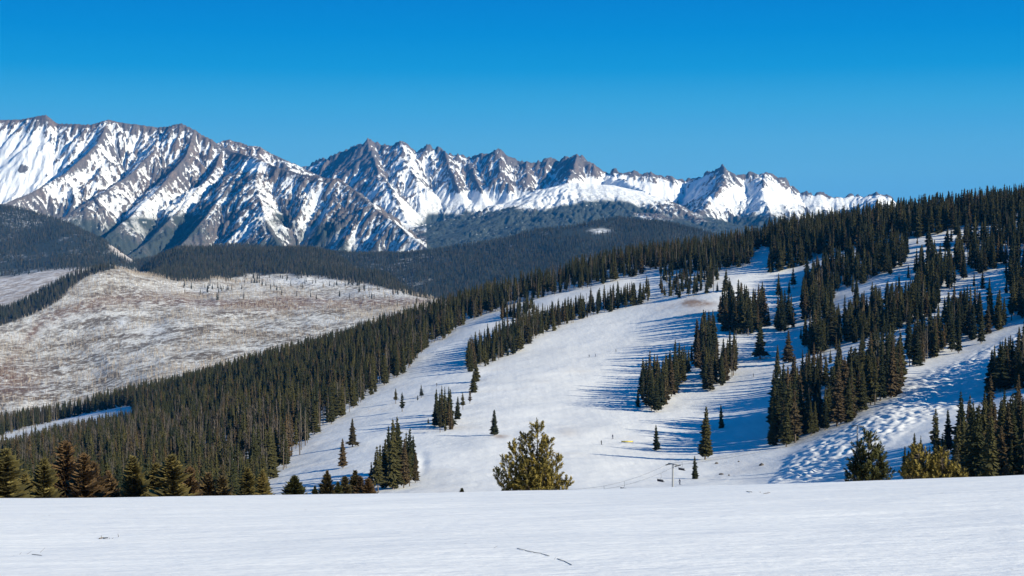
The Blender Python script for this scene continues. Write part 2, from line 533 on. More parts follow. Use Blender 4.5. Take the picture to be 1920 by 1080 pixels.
# ------------------------------------------------------------------ ground materials
def snow_material(name, base=(0.89, 0.88, 0.875), groom=True):
    m, nt, b = new_mat(name)
    big = pos_noise(nt, 0.012, 4, 0.6)
    mid = pos_noise(nt, 0.16, 5, 0.6)
    c = mixc(nt, smap(nt, big, 0.35, 0.7), base, tuple(x * 0.93 for x in base))
    c = mixc(nt, smap(nt, mid, 0.5, 0.8, 0.0, 0.3), c, tuple(x * 0.9 for x in base))
    b.inputs['Roughness'].default_value = 0.75
    return m, nt, b, c

mat_ski, nt, b, c = snow_material('ski_slope_snow', (0.77, 0.765, 0.765))
a_brown = attr(nt, 'brown')
bn = pos_noise(nt, 0.05, 6, 0.7, stretch=(1, 0.5, 1))
dirty = math_n(nt, 'MULTIPLY', a_brown, smap(nt, bn, 0.38, 0.62))
c = mixc(nt, dirty, c, (0.36, 0.25, 0.19))
duff = attr(nt, 'duff')
dn = pos_noise(nt, 0.35, 5, 0.7)
c = mixc(nt, math_n(nt, 'MULTIPLY', duff, smap(nt, dn, 0.42, 0.55)), c, (0.12, 0.10, 0.085))
gr = pos_noise(nt, 0.5, 4, 0.6, stretch=(1, 0.04, 0.3), rot=(0, 0, 0.55))
c = mixc(nt, smap(nt, gr, 0.42, 0.62, 0.0, 0.5), c, mixc(nt, 1.0, c, (0.90, 0.905, 0.925), 'MULTIPLY'))
wm = pos_noise(nt, 0.022, 4, 0.6)
c = mixc(nt, smap(nt, wm, 0.56, 0.72, 0.0, 0.5), c, mixc(nt, 1.0, c, (0.92, 0.87, 0.82), 'MULTIPLY'))
nt.links.new(c, b.inputs['Base Color'])
h1 = pos_noise(nt, 0.25, 6, 0.65, stretch=(1, 0.45, 1), rot=(0, 0, 0.5))
bump(nt, b, h1, 0.25, 1.0)

mat_fg, nt, b, c = snow_material('foreground_snow', (0.94, 0.925, 0.905))
bits = pos_noise(nt, 5.5, 3, 0.6, stretch=(1, 0.35, 1))
clus = pos_noise(nt, 0.25, 3, 0.6)
st_ = pos_noise(nt, 1.3, 5, 0.65, stretch=(0.14, 1, 1), rot=(0, 0, 0.08))
c = mixc(nt, smap(nt, st_, 0.40, 0.60), mixc(nt, 1.0, c, (0.93, 0.935, 0.95), 'MULTIPLY'), c)
bm_ = math_n(nt, 'MULTIPLY', smap(nt, bits, 0.70, 0.74), smap(nt, clus, 0.55, 0.68))
c = mixc(nt, bm_, c, (0.16, 0.14, 0.13))
nt.links.new(c, b.inputs['Base Color'])
n_a = pos_noise(nt, 1.6, 6, 0.6, stretch=(0.25, 1, 1), rot=(0, 0, 0.06))
n_b = pos_noise(nt, 7.0, 4, 0.6, stretch=(0.5, 1, 1))
hh = math_n(nt, 'ADD', n_a, math_n(nt, 'MULTIPLY', n_b, 0.40))
bump(nt, b, hh, 0.42, 0.12)

mat_asp, nt, b = new_mat('hillside_brush')
w1 = pos_noise(nt, 0.007, 6, 0.65, stretch=(0.6, 1, 3.0))
w2 = pos_noise(nt, 0.085, 6, 0.75, stretch=(1, 0.8, 1.3))
w3 = pos_noise(nt, 0.010, 5, 0.65, stretch=(1.0, 0.25, 3.0))
snowc = (0.84, 0.82, 0.80)
w4 = pos_noise(nt, 0.02, 5, 0.7, stretch=(1, 1, 2.0))
w5 = math_n(nt, 'ADD', w2, math_n(nt, 'MULTIPLY', math_n(nt, 'SUBTRACT', w4, 0.5), 0.6))
c = mixc(nt, smap(nt, w5, 0.36, 0.60), (0.26, 0.225, 0.195), snowc)
c = mixc(nt, math_n(nt, 'MULTIPLY', attr(nt, 'brush'), smap(nt, w5, 0.62, 0.42)), c, (0.165, 0.13, 0.10))
red = attr(nt, 'red')
c = mixc(nt, math_n(nt, 'MULTIPLY', red, smap(nt, w2, 0.66, 0.46)), c, (0.20, 0.115, 0.085))
opn = attr(nt, 'open')
c = mixc(nt, math_n(nt, 'MULTIPLY', opn, smap(nt, w2, 0.36, 0.52)), c, (0.84, 0.84, 0.86))
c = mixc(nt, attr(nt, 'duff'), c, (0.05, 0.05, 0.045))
nt.links.new(c, b.inputs['Base Color'])
bump(nt, b, w2, 0.9, 12.0)

mat_dark, nt, b = new_mat('forest_floor')
w2 = pos_noise(nt, 0.03, 6, 0.7)
w3 = pos_noise(nt, 0.003, 5, 0.7, stretch=(1, 0.4, 1))
c = mixc(nt, math_n(nt, 'MULTIPLY', smap(nt, w2, 0.45, 0.65), smap(nt, w3, 0.50, 0.62)), (0.035, 0.042, 0.035), (0.40, 0.40, 0.42))
c = mixc(nt, math_n(nt, 'MULTIPLY', attr(nt, 'open'), smap(nt, w2, 0.40, 0.55)), c, (0.80, 0.80, 0.82))
c = mixc(nt, attr(nt, 'pale'), c, mixc(nt, smap(nt, w2, 0.40, 0.62), (0.36, 0.29, 0.24), (0.68, 0.64, 0.62)))
nt.links.new(c, b.inputs['Base Color'])
bump(nt, b, w2, 0.6, 10.0)

mat_mtn, nt, b = new_mat('mountain_rock_and_snow')
rk = attr(nt, 'rock')
f1 = pos_noise(nt, 0.012, 7, 0.72)
f2 = pos_noise(nt, 0.07, 7, 0.78, stretch=(1, 0.7, 0.7))
ff = math_n(nt, 'ADD', math_n(nt, 'MULTIPLY', math_n(nt, 'SUBTRACT', f1, 0.5), 2.6), math_n(nt, 'MULTIPLY', math_n(nt, 'SUBTRACT', f2, 0.5), 2.8))
rr = math_n(nt, 'ADD', rk, ff)
rmask = smap(nt, rr, 0.38, 0.72)
rc = mixc(nt, smap(nt, pos_noise(nt, 0.004, 5, 0.6), 0.4, 0.6), (0.19, 0.145, 0.125), (0.135, 0.125, 0.13))
rc = mixc(nt, smap(nt, f2, 0.35, 0.65), rc, (0.09, 0.082, 0.085))
c = mixc(nt, rmask, (0.84, 0.845, 0.86), rc)
t1 = pos_noise(nt, 0.045, 4, 0.75)
tspk = math_n(nt, 'MULTIPLY', attr(nt, 'speckle'), smap(nt, t1, 0.46, 0.54))
tmask = math_n(nt, 'MAXIMUM', tspk, math_n(nt, 'MULTIPLY', smap(nt, attr(nt, 'timber'), 0.2, 0.9), smap(nt, t1, 0.30, 0.38)))
c = mixc(nt, tmask, c, (0.045, 0.055, 0.05))
nt.links.new(c, b.inputs['Base Color'])
bump(nt, b, f2, 0.6, 12.0)

# ------------------------------------------------------------------ build the ground
def ski_func(X, Y):
    Z = ski_height(X, Y)
    u, v = project(X, Y, Z)
    br = gauss(u, v, 1305, 568, 32, 6) * 1.6 + gauss(u, v, 1320, 590, 60, 16) * 0.25 + gauss(u, v, 1565, 480, 25, 3) * 1.0 + gauss(u, v, 1240, 575, 60, 8) * 0.3
    br = br + gauss(u, v, 1400, 885, 60, 22) * 0.15 + gauss(u, v, 1065, 812, 22, 10) * 0.25 + gauss(u, v, 938, 818, 14, 4) * 0.8
    return Z, {'brown': np.clip(br, 0, 1), 'duff': 0.0 * forest_mask(u, v)}

def aspen_func(X, Y):
    Z = aspen_height(X, Y)
    u, v = project(X, Y, Z)
    line = 545 + 10 * fbm(X / 200, Y / 200, 3, 140)
    red = np.exp(-((v - np.interp(u, [0, 80, 200, 340, 480, 600, 800], [700, 600, 563, 560, 572, 568, 566])) / 13.0) ** 2) * (0.55 + 0.6 * fbm(X / 150, Y / 150, 3, 141))
    red = red + 0.8 * gauss(u, v, 20, 715, 60, 30) + 0.8 * gauss(u, v, 530, 568, 40, 12)
    op = 1.0 * gauss(u, v, 228, 605, 16, 10) + 0.8 * gauss(u, v, 290, 620, 20, 10) + 0.9 * gauss(u, v, 560, 528, 120, 9) + 0.9 * gauss(u, v, 720, 548, 70, 9) + 0.6 * gauss(u, v, 330, 545, 70, 5) + 0.5 * gauss(u, v, 120, 538, 60, 6)
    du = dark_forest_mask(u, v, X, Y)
    brush = np.clip(fbm(X / 170, Y / 70, 4, 185) * 2.2 + 0.25 + 0.9 * gauss(u, v, 40, 700, 110, 34) + 0.5 * gauss(u, v, 380, 620, 180, 26) - 1.2 * gauss(u, v, 90, 600, 110, 40) - 0.8 * gauss(u, v, 230, 525, 80, 16), 0, 1)
    return Z, {'brush': brush, 'red': np.clip(red * 1.3, 0, 1), 'open': np.clip(op, 0, 1), 'duff': du}

TREE_EDGE_U = [-50, 0, 60, 110, 150, 180, 215, 250, 290, 330, 380, 430, 480, 540, 600, 660, 720, 770, 800]
TREE_EDGE_V = [618, 612, 590, 562, 528, 514, 504, 508, 518, 528, 528, 520, 514, 514, 519, 527, 539, 552, 560]
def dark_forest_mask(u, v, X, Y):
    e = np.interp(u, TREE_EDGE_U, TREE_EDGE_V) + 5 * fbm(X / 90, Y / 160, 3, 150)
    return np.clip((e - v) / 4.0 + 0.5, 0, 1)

def leftfar_func(X, Y):
    Z = leftfar_height(X, Y)
    u, v = project(X, Y, Z)
    pale = np.clip((v - (506 + 14 * fbm(X / 250, Y / 250, 3, 160))) / 8, 0, 1)
    pale = np.maximum(pale, np.clip(1 - dist_poly(u, v, [(208, 462), (225, 474), (250, 488)]) / 10.0, 0, 1))
    return Z, {'open': 0.8 * gauss(u, v, 120, 512, 90, 6), 'pale': pale}

def dark_func(X, Y):
    Z = dark_height(X, Y)
    u, v = project(X, Y, Z)
    return Z, {'open': np.clip(gauss(u, v, 1125, 433, 16, 4) * 1.2, 0, 1), 'pale': 0 * u}

# places on the ski hill where trees grow (outlines as seen from the crest)
REG = {
 'A': [(-260,1080),(-260,790),(0,780),(250,730),(500,675),(700,620),(900,565),(1000,540),(1100,510),(1200,480),(1300,455),(1380,440),(1444,430),(1444,462),(1420,466),(1408,500),(1350,512),(1345,548),(1300,562),(1240,566),(1236,505),(1180,522),(1120,536),(1040,553),(985,566),(935,584),(900,594),(872,606),(850,625),(820,640),(790,665),(770,690),(762,703),(735,715),(700,738),(680,760),(630,790),(600,810),(580,828),(560,855),(540,872),(525,888),(515,902),(490,945),(470,1080)],
 'C': [(1442,440),(1500,400),(1700,350),(1900,330),(2250,290),(2250,430),(1920,432),(1850,425),(1800,430),(1760,438),(1700,450),(1640,464),(1560,482),(1500,498),(1441,515)],
 'D': [(876,700),(878,668),(920,645),(960,628),(1000,610),(1050,592),(1100,575),(1160,562),(1215,553),(1220,567),(1180,577),(1120,591),(1080,604),(1030,624),(1000,643),(960,666),(930,680),(895,694)],
 'D2': [(938,603),(945,592),(1000,575),(1010,585),(960,603)],
 'K': [(1190,758),(1200,738),(1230,718),(1265,700),(1300,683),(1296,700),(1264,735),(1252,768),(1225,778),(1197,767)],
 'L': [(1303,655),(1318,638),(1342,645),(1336,690),(1302,692)],
 'L2': [(1318,738),(1318,705),(1350,690),(1382,668),(1388,698),(1370,712),(1345,733),(1325,741)],
 'M': [(1345,598),(1360,622),(1400,633),(1432,610),(1436,588),(1400,583),(1345,588)],
 'N': [(1452,622),(1462,600),(1492,598),(1494,612),(1470,624)],
 'O': [(1508,658),(1508,610),(1560,600),(1562,640),(1545,664),(1520,666)],
 'P1': [(1500,600),(1512,530),(1560,508),(1620,480),(1680,468),(1702,480),(1690,500),(1655,515),(1620,533),(1570,551),(1555,575),(1530,602)],
 'P2': [(1712,562),(1725,510),(1740,484),(1770,500),(1792,520),(1790,542),(1755,562),(1740,575)],
 'P3': [(1560,648),(1565,612),(1620,592),(1700,570),(1760,558),(1762,578),(1735,600),(1700,616),(1640,632),(1600,644)],
 'P4': [(1788,505),(1800,460),(1830,448),(1920,438),(2250,420),(2250,500),(1885,500),(1850,510),(1800,520)],
 'P5': [(1885,520),(1930,500),(2250,495),(2250,590),(1930,597),(1895,604),(1898,560)],
 'P6': [(1775,640),(1770,605),(1800,588),(1860,598),(1893,606),(1862,628),(1835,638),(1800,640),(1770,658),(1735,680),(1702,690),(1702,655),(1740,648)],
 'P7': [(1630,735),(1625,700),(1640,668),(1682,680),(1692,735),(1660,757),(1620,772),(1585,793),(1552,803),(1552,765),(1575,742),(1600,742)],
 'P8': [(1445,834),(1450,792),(1457,762),(1482,762),(1500,792),(1498,824),(1470,838)],
 'P9': [(1490,742),(1500,722),(1530,715),(1556,720),(1545,742),(1510,755)],
 'P9b': [(1505,815),(1512,772),(1545,765),(1552,806),(1520,822)],
 'P10': [(1768,763),(1772,737),(1800,715),(1850,692),(1900,668),(2250,600),(2250,725),(1920,730),(1860,738),(1820,755),(1790,768)],
 'P11': [(1690,935),(1692,892),(1722,865),(1760,842),(1800,835),(1840,820),(1880,812),(2250,780),(2250,1080),(1690,1080)],
 'E': [(812,795),(828,775),(848,790),(852,808),(825,814)],
}
ROAD = [(-60,838),(0,828),(60,808),(130,788),(190,776),(240,768)]
def forest_mask(u, v):
    m = np.zeros(np.shape(u))
    for p in REG.values():
        m = np.maximum(m, in_poly(u, v, p).astype(float))
    m = m * (dist_poly(u, v, ROAD) > 7)
    return m

TERRAIN_FINE = 1.0
ski = polar_sheet('ski_slope', -0.62, 0.62, 1150, 225, 2100, 860, ski_func, mat_ski)
fg = polar_sheet('snow_ground', -2.2, 2.2, 900, 3.0, 420, 420, fg_height, mat_fg)
asp = polar_sheet('hillside', -0.62, 0.40, 700, 1500, 5600, 420, aspen_func, mat_asp)
drk = polar_sheet('forested_hill', -0.62, 0.62, 500, 3500, 6700, 260, dark_func, mat_dark)
lfr = polar_sheet('far_hill', -0.70, -0.20, 260, 3400, 7500, 260, leftfar_func, mat_dark)
mtn = polar_sheet('mountains', -0.58, 0.52, 1500, 6500, 17500, 720, mountain_height, mat_mtn)
# ground that reaches the horizon under everything
def valley(X, Y):
    return -420 - 0 * X
v_s = 60000.0
me = mesh_from('valley_floor', [(-12900, -900, -950), (12900, -900, -950), (12900, 19500, -950), (-12900, 19500, -950)], [0, 1, 2, 3], 4, [mat_dark])
o = bpy.data.objects.new('valley_floor', me); COL.objects.link(o); o['kind'] = 'structure'

# ------------------------------------------------------------------ vegetation materials
def foliage_mat(name, cols, rough=0.85):
    m, nt, b = new_mat(name)
    oi = nt.nodes.new('ShaderNodeObjectInfo')
    r = nt.nodes.new('ShaderNodeValToRGB')
    r.color_ramp.interpolation = 'LINEAR'
    e = r.color_ramp.elements
    e[0].position = 0.0; e[0].color = (*cols[0], 1)
    e[1].position = 1.0; e[1].color = (*cols[-1], 1)
    for i, c in enumerate(cols[1:-1]):
        q = e.new((i + 1) / (len(cols) - 1)); q.color = (*c, 1)
    nt.links.new(oi.outputs['Random'], r.inputs[0])
    n = pos_noise(nt, 0.9, 3, 0.6)
    c = mixc(nt, smap(nt, n, 0.35, 0.7), r.outputs[0], mixc(nt, 1.0, r.outputs[0], (1.7, 1.55, 1.3), 'MULTIPLY'))
    nt.links.new(c, b.inputs['Base Color'])
    b.inputs['Roughness'].default_value = rough
    b.inputs['Specular IOR Level'].default_value = 0.1
    return m

M_spruce = foliage_mat('spruce_needles', [(0.014, 0.020, 0.013), (0.026, 0.030, 0.015), (0.055, 0.052, 0.022), (0.020, 0.026, 0.016), (0.066, 0.048, 0.028)])
M_farspruce = foliage_mat('distant_needles', [(0.018, 0.024, 0.020), (0.030, 0.034, 0.026), (0.055, 0.050, 0.040)])
M_pine = foliage_mat('pine_needles', [(0.125, 0.105, 0.030), (0.135, 0.108, 0.032)])
M_brownpine = foliage_mat('dry_pine_needles', [(0.085, 0.068, 0.034), (0.070, 0.062, 0.030), (0.090, 0.066, 0.034), (0.078, 0.066, 0.030)])
M_bark, nt, b = new_mat('bark')
n = pos_noise(nt, 6.0, 4, 0.6, stretch=(1, 1, 0.25))
nt.links.new(mixc(nt, n, (0.07, 0.05, 0.038), (0.16, 0.13, 0.105)), b.inputs['Base Color'])
M_grey = foliage_mat('bare_grey_twigs', [(0.062, 0.056, 0.052), (0.088, 0.080, 0.075), (0.060, 0.048, 0.040)])
M_tan = foliage_mat('pale_bare_aspen', [(0.34, 0.30, 0.265), (0.44, 0.40, 0.36), (0.24, 0.20, 0.175), (0.38, 0.335, 0.295)])

# ------------------------------------------------------------------ tree shapes (unit height, base at the origin)
def spruce_crown(r, whorls, nb, r0=0.15, h0=0.06, droop=0.35, rag=0.25, core=0.5, pw=0.85):
    V, Fq = [], []
    def quad(p):
        i = len(V); V.extend(p); Fq.append((i, i + 1, i + 2, i + 3))
    lop = [r.uniform(0.8, 1.15) for _ in range(5)]
    for w in range(whorls):
        t = (w + r.uniform(0, 0.5)) / whorls
        h = h0 + (1 - h0) * t * 0.985
        R = r0 * (1 - h) ** pw * (1 + rag * r.uniform(-1, 1)) + 0.012
        R *= min(1.0, 0.62 + t * 5)
        n = max(4, int(nb * (1 - 0.45 * t)))
        off = r.uniform(0, 6.283)
        for k in range(n):
            an = off + 6.283 * k / n + r.uniform(-0.3, 0.3)
            if r.random() < 0.08 and t < 0.8:
                continue
            rr = R * r.uniform(0.72, 1.18) * lop[int(an / 6.283 * 5) % 5]
            ca, sa = math.cos(an), math.sin(an)
            hs = h + r.uniform(-0.012, 0.012)
            ze = hs - droop * rr * r.uniform(0.6, 1.3)
            wd = 0.24 * rr + 0.006
            mx, my, mz = ca * rr * 0.6, sa * rr * 0.6, hs - droop * rr * 0.45
            quad([(0, 0, hs + 0.01), (mx - sa * wd, my + ca * wd, mz - 0.25 * wd), (ca * rr, sa * rr, ze), (mx + sa * wd, my - ca * wd, mz - 0.25 * wd)])
            quad([(ca * rr * 0.15, sa * rr * 0.15, hs), (mx, my, mz + 0.006), (ca * rr * 1.02, sa * rr * 1.02, ze + 0.006), (mx * 0.85, my * 0.85, mz - 0.055 * (1 - 0.6 * t))])
    # dense jagged inner crown
    if core > 0:
        rows = max(6, whorls // 2); ns = 7
        for i in range(rows):
            ta, tb = i / rows, (i + 1.35) / rows
            ha, hb = h0 + (1 - h0) * ta, min(1.0, h0 + (1 - h0) * tb)
            Ra = core * r0 * (1 - ha) ** pw
            o_ = r.uniform(0, 6)
            for k in range(ns):
                a1 = o_ + 6.283 * k / ns; a2 = a1 + 6.283 / ns * 1.15
                j = r.uniform(0.8, 1.2)
                quad([(Ra * j * math.cos(a1), Ra * j * math.sin(a1), ha - 0.02), (Ra * math.cos(a2), Ra * math.sin(a2), ha - 0.02 * j),
                      (Ra * 0.3 * math.cos(a2), Ra * 0.3 * math.sin(a2), hb), (Ra * 0.3 * math.cos(a1), Ra * 0.3 * math.sin(a1), hb)])
    quad([(-0.004, 0, 0.93), (0.004, 0, 0.93), (0.001, 0, 1.0), (-0.001, 0, 1.0)])
    quad([(0, -0.004, 0.93), (0, 0.004, 0.93), (0, 0.001, 1.0), (0, -0.001, 1.0)])
    return V, Fq

def tube(V, Fq, p0, p1, r0, r1, n=6):
    p0 = Vector(p0); p1 = Vector(p1)
    d = (p1 - p0).normalized()
    s = d.cross(Vector((0, 0, 1)))
    if s.length < 1e-3:
        s = Vector((1, 0, 0))
    s.normalize(); t = d.cross(s)
    i = len(V)
    for p, r_ in ((p0, r0), (p1, r1)):
        for k in range(n):
            a = 6.283 * k / n
            V.append(tuple(p + (s * math.cos(a) + t * math.sin(a)) * r_))
    for k in range(n):
        Fq.append((i + k, i + (k + 1) % n, i + n + (k + 1) % n, i + n + k))

def trunk_shape(n=6, r=0.014, top=0.9):
    V, Fq = [], []
    tube(V, Fq, (0, 0, -0.12), (0, 0, top), r, r * 0.12, n)
    return V, Fq

def bare_tree(r, nbr=26, r0=0.09, h0=0.25, wid=0.006):
    V, Fq = [], []
    tube(V, Fq, (0, 0, -0.08), (r.uniform(-.02, .02), r.uniform(-.02, .02), 0.95), 0.012, 0.003, 4)
    for k in range(nbr):
        h = r.uniform(h0, 0.92); a = r.uniform(0, 6.283)
        L = r0 * (1.1 - h) * r.uniform(0.7, 1.3) + 0.02
        up = L * r.uniform(0.8, 2.2)
        ca, sa = math.cos(a), math.sin(a)
        i = len(V)
        w = wid * r.uniform(0.6, 1.4)
        V += [(-sa * w, ca * w, h), (sa * w, -ca * w, h), (ca * L + sa * w * .4, sa * L - ca * w * .4, h + up), (ca * L - sa * w * .4, sa * L + ca * w * .4, h + up)]
        Fq.append((i, i + 1, i + 2, i + 3))
    return V, Fq

def mesh_q(name, VF, mats, idx=None, smooth=False):
    return mesh_from(name, VF[0], VF[1], 4, mats, idx, smooth)

def merged(name, parts, mats):
    V, Fq, I = [], [], []
    for k, (v, f) in enumerate(parts):
        o_ = len(V); V += list(v); Fq += [tuple(i + o_ for i in q) for q in f]; I += [k] * len(f)
    return mesh_from(name, V, Fq, 4, mats, I)

tr = random.Random(11)
CROWNS = [mesh_q('spruce_crown', spruce_crown(tr, 30, 11, r0=tr.uniform(0.115, 0.18), h0=tr.uniform(0.02, 0.13), rag=tr.uniform(0.25, 0.5), droop=tr.uniform(0.2, 0.55), pw=tr.uniform(0.7, 1.0), core=tr.uniform(0.3, 0.5)), [M_spruce]) for _ in range(12)]
THIN_CROWNS = [mesh_q('slender_crown', spruce_crown(tr, 24, 8, r0=tr.uniform(0.12, 0.16), h0=tr.uniform(0.16, 0.3), rag=0.45, droop=0.3, core=0.25), [M_spruce]) for _ in range(3)]
BROWN_CROWNS = [mesh_q('short_pine_crown', spruce_crown(tr, 22, 10, r0=tr.uniform(0.20, 0.26), h0=0.03, rag=0.4, droop=-0.25, core=0.55, pw=0.75), [M_brownpine]) for _ in range(4)]
TRUNK = mesh_q('spruce_trunk', trunk_shape(), [M_bark])
BARE = [mesh_q('bare_crown', bare_tree(tr, 34), [M_grey]) for _ in range(3)]

def proto_collection(name, meshes):
    c = bpy.data.collections.new(name)
    for i, me in enumerate(meshes):
        o = bpy.data.objects.new('%s_%02d' % (name, i), me)
        c.objects.link(o)
    return c

tsh = trunk_shape(4)
near_protos = proto_collection('wood_shapes', [merged('wood_shape', [spruce_crown(tr, 20, 8, r0=tr.uniform(0.11, 0.18), h0=tr.uniform(0.04, 0.22), rag=tr.uniform(0.3, 0.5), pw=tr.uniform(0.7, 1.0)), tsh], [M_spruce, M_bark]) for _ in range(7)]
    + [merged('wood_shape', [bare_tree(tr), trunk_shape(4)], [M_grey, M_grey]) for _ in range(3)])
far_protos = proto_collection('far_wood_shapes', [mesh_q('far_wood_shape', spruce_crown(tr, 9, 6, r0=tr.uniform(0.16, 0.21), h0=0.02, rag=0.3, core=0.7), [M_farspruce]) for _ in range(5)])
asp_protos = proto_collection('aspen_shapes', [mesh_q('aspen_shape', bare_tree(tr, 12, 0.16, 0.15, 0.022), [M_tan]) for _ in range(5)])

def gn_scatter(name, P, rot, scl, idx, collection, label, cat):
    me = bpy.data.meshes.new(name)
    me.vertices.add(len(P)); me.vertices.foreach_set('co', np.asarray(P, np.float32).ravel())
    me.update()
    for nm, ty, arr, key in (('rotz', 'FLOAT', rot, 'value'), ('size', 'FLOAT_VECTOR', scl, 'vector'), ('pick', 'INT', idx, 'value')):
        at = me.attributes.new(nm, ty, 'POINT')
        at.data.foreach_set(key, np.asarray(arr, np.int32 if ty == 'INT' else np.float32).ravel())
    o = bpy.data.objects.new(name, me); COL.objects.link(o)
    o['kind'] = 'stuff'; o['label'] = label; o['category'] = cat
    ng = bpy.data.node_groups.new(name, 'GeometryNodeTree')
    ng.interface.new_socket('Geometry', in_out='INPUT', socket_type='NodeSocketGeometry')
    ng.interface.new_socket('Geometry', in_out='OUTPUT', socket_type='NodeSocketGeometry')
    gi = ng.nodes.new('NodeGroupInput'); go = ng.nodes.new('NodeGroupOutput')
    m2p = ng.nodes.new('GeometryNodeMeshToPoints')
    ip = ng.nodes.new('GeometryNodeInstanceOnPoints')
    ci = ng.nodes.new('GeometryNodeCollectionInfo')
    ci.inputs['Collection'].default_value = collection
    ci.inputs['Separate Children'].default_value = True
    ci.inputs['Reset Children'].default_value = True
    def na(nm, ty):
        n = ng.nodes.new('GeometryNodeInputNamedAttribute'); n.data_type = ty
        n.inputs['Name'].default_value = nm
        return n.outputs[0]
    cx = ng.nodes.new('ShaderNodeCombineXYZ')
    L = ng.links.new
    L(gi.outputs[0], m2p.inputs['Mesh'])
    L(m2p.outputs[0], ip.inputs['Points'])
    L(ci.outputs[0], ip.inputs['Instance'])
    ip.inputs['Pick Instance'].default_value = True
    L(na('pick', 'INT'), ip.inputs['Instance Index'])
    L(na('rotz', 'FLOAT'), cx.inputs['Z'])
    L(cx.outputs[0], ip.inputs['Rotation'])
    L(na('size', 'FLOAT_VECTOR'), ip.inputs['Scale'])
    L(ip.outputs[0], go.inputs[0])
    md = o.modifiers.new('scatter', 'NODES'); md.node_group = ng
    return o

# ------------------------------------------------------------------ where the trees of the ski hill stand
def jitter_grid(x0, x1, y0, y1, step, seed):
    g = np.random.default_rng(seed)
    xs = np.arange(x0, x1, step); ys = np.arange(y0, y1, step)
    X, Y = np.meshgrid(xs, ys)
    X = X + g.uniform(-.5, .5, X.shape) * step; Y = Y + g.uniform(-.5, .5, Y.shape) * step
    return X.ravel(), Y.ravel(), g

REG['S'] = [(1440, 560), (1520, 512), (1700, 458), (1800, 436), (1990, 425), (1990, 610), (1860, 640), (1700, 700), (1600, 740), (1440, 770), (1440, 640)]
trees = []          # dicts: x y z H region shape
def scatter_region(step, seed, names, ymax=2000):
    X, Y, g = jitter_grid(-620, 640, 225, ymax, step, seed)
    ok = np.abs(X / Y) < 0.50
    X, Y = X[ok], Y[ok]
    Zb = ski_base(X, Y)
    u, v = project(X, Y, Zb)
    for nm in names:
        m = in_poly(u, v, REG[nm])
        if nm == 'A':
            m &= dist_poly(u, v + 0 * u, ROAD) > 6
            m &= dist_poly(u, v - 6, ROAD) > 6
            m &= ~((u > 1235) & (v > 508) & (g.uniform(0, 1, u.shape) < 0.35))
        if nm in ('S', 'P6', 'P10'):
            m &= ~((u > 1690) & (mogul_mask(u, v) > 0))
        # behind the crest the outline repeats: drop what lies far over the edge
        m &= Y < np.interp(u, [-200, 0, 500, 1000, 1500, 2000], [1640, 1600, 1460, 1330, 1260, 1130])
        if nm not in ('A', 'P11', 'H'):
            gap = fbm(X / 16, Y / 22, 3, 190)
            m &= gap > (-0.75 if nm in ('C', 'D', 'K', 'L', 'L2', 'E', 'P8', 'M') else -0.42 if nm in ('P4', 'P5', 'P6', 'P10', 'P3') else -0.27)
        for i in np.nonzero(m)[0]:
            trees.append([X[i], Y[i], 0.0, 0.0, nm, 0])

scatter_region(6.4, 21, ['A', 'C', 'P4', 'P5', 'P11'])
scatter_region(5.1, 22, ['D', 'D2', 'K', 'L', 'L2', 'M', 'N', 'O', 'P1', 'P2', 'P3', 'P6', 'P7', 'P8', 'P9', 'P9b', 'P10', 'E'])
scatter_region(17.0, 23, ['S'])
T = np.array([(t[0], t[1]) for t in trees])
Zt = ski_height(T[:, 0], T[:, 1])
HR = {'S': (9, 18), 'A': (13, 20), 'C': (15, 23), 'D': (11, 17), 'D2': (10, 14), 'K': (12, 20), 'L': (15, 24), 'L2': (13, 20), 'M': (15, 24), 'N': (15, 24), 'O': (15, 24),
      'P1': (14, 21), 'P2': (14, 20), 'P3': (13, 20), 'P4': (14, 22), 'P5': (15, 23), 'P6': (13, 21), 'P7': (14, 23), 'P8': (15, 25), 'P9': (12, 18), 'P9b': (10, 16),
      'P10': (11, 18), 'P11': (11, 19), 'E': (11, 18)}
for i, t in enumerate(trees):
    lo, hi = HR[t[4]]
    t[2] = Zt[i]
    h = rnd.uniform(lo, hi) if rnd.random() > 0.16 else rnd.uniform(lo * 0.45, lo)
    uu, vv = project(t[0], t[1], t[2])
    if t[4] == 'A':
        grey = max(0, min(1, 1.2 - abs(vv - 850) / 90.0)) * 0.45 if uu < 620 else 0.12
        if vv > 900: h = rnd.uniform(11, 17)
        t[5] = 1 if rnd.random() < grey + 0.04 else 0
        if 1235 < uu < 1330 and vv > 515: h = rnd.uniform(9, 14)
    elif t[4] == 'D':
        t[5] = 1 if rnd.random() < 0.12 else 0
    elif t[4] == 'P11':
        t[5] = 1 if rnd.random() < 0.10 else 0
    elif rnd.random() < 0.035:
        t[5] = 1
    if t[4] == 'P11' and uu < 1830:
        h *= 0.45 + 0.55 * max(0.0, (uu - 1690) / 140.0)
    if t[4] == 'A':
        rd = vv - np.interp(uu, [q_[0] for q_ in ROAD], [q_[1] for q_ in ROAD])
        if -2 < rd < 40 and uu < 250:
            h *= 0.32 + 0.5 * max(0.0, (rd - 8) / 40.0)
    t[3] = h

def place_uv(surf, u, v, y0=230, y1=2100):
    """first point of the surface that shows at pixel (u, v)"""
    a = (u - 960.0) / F; b = (540.0 - v) / F
    dy = CP + b * SP; dz = (-SP + b * CP) / dy; ax = a / dy
    ys = np.exp(np.linspace(math.log(y0), math.log(y1), 1500))
    zs = surf(ax * ys, ys)
    d = zs - dz * ys
    k = np.nonzero(d > 0)[0]
    if len(k) == 0:
        return None
    y = ys[k[0]]
    return ax * y, y, float(surf(np.array([ax * y]), np.array([y]))[0])

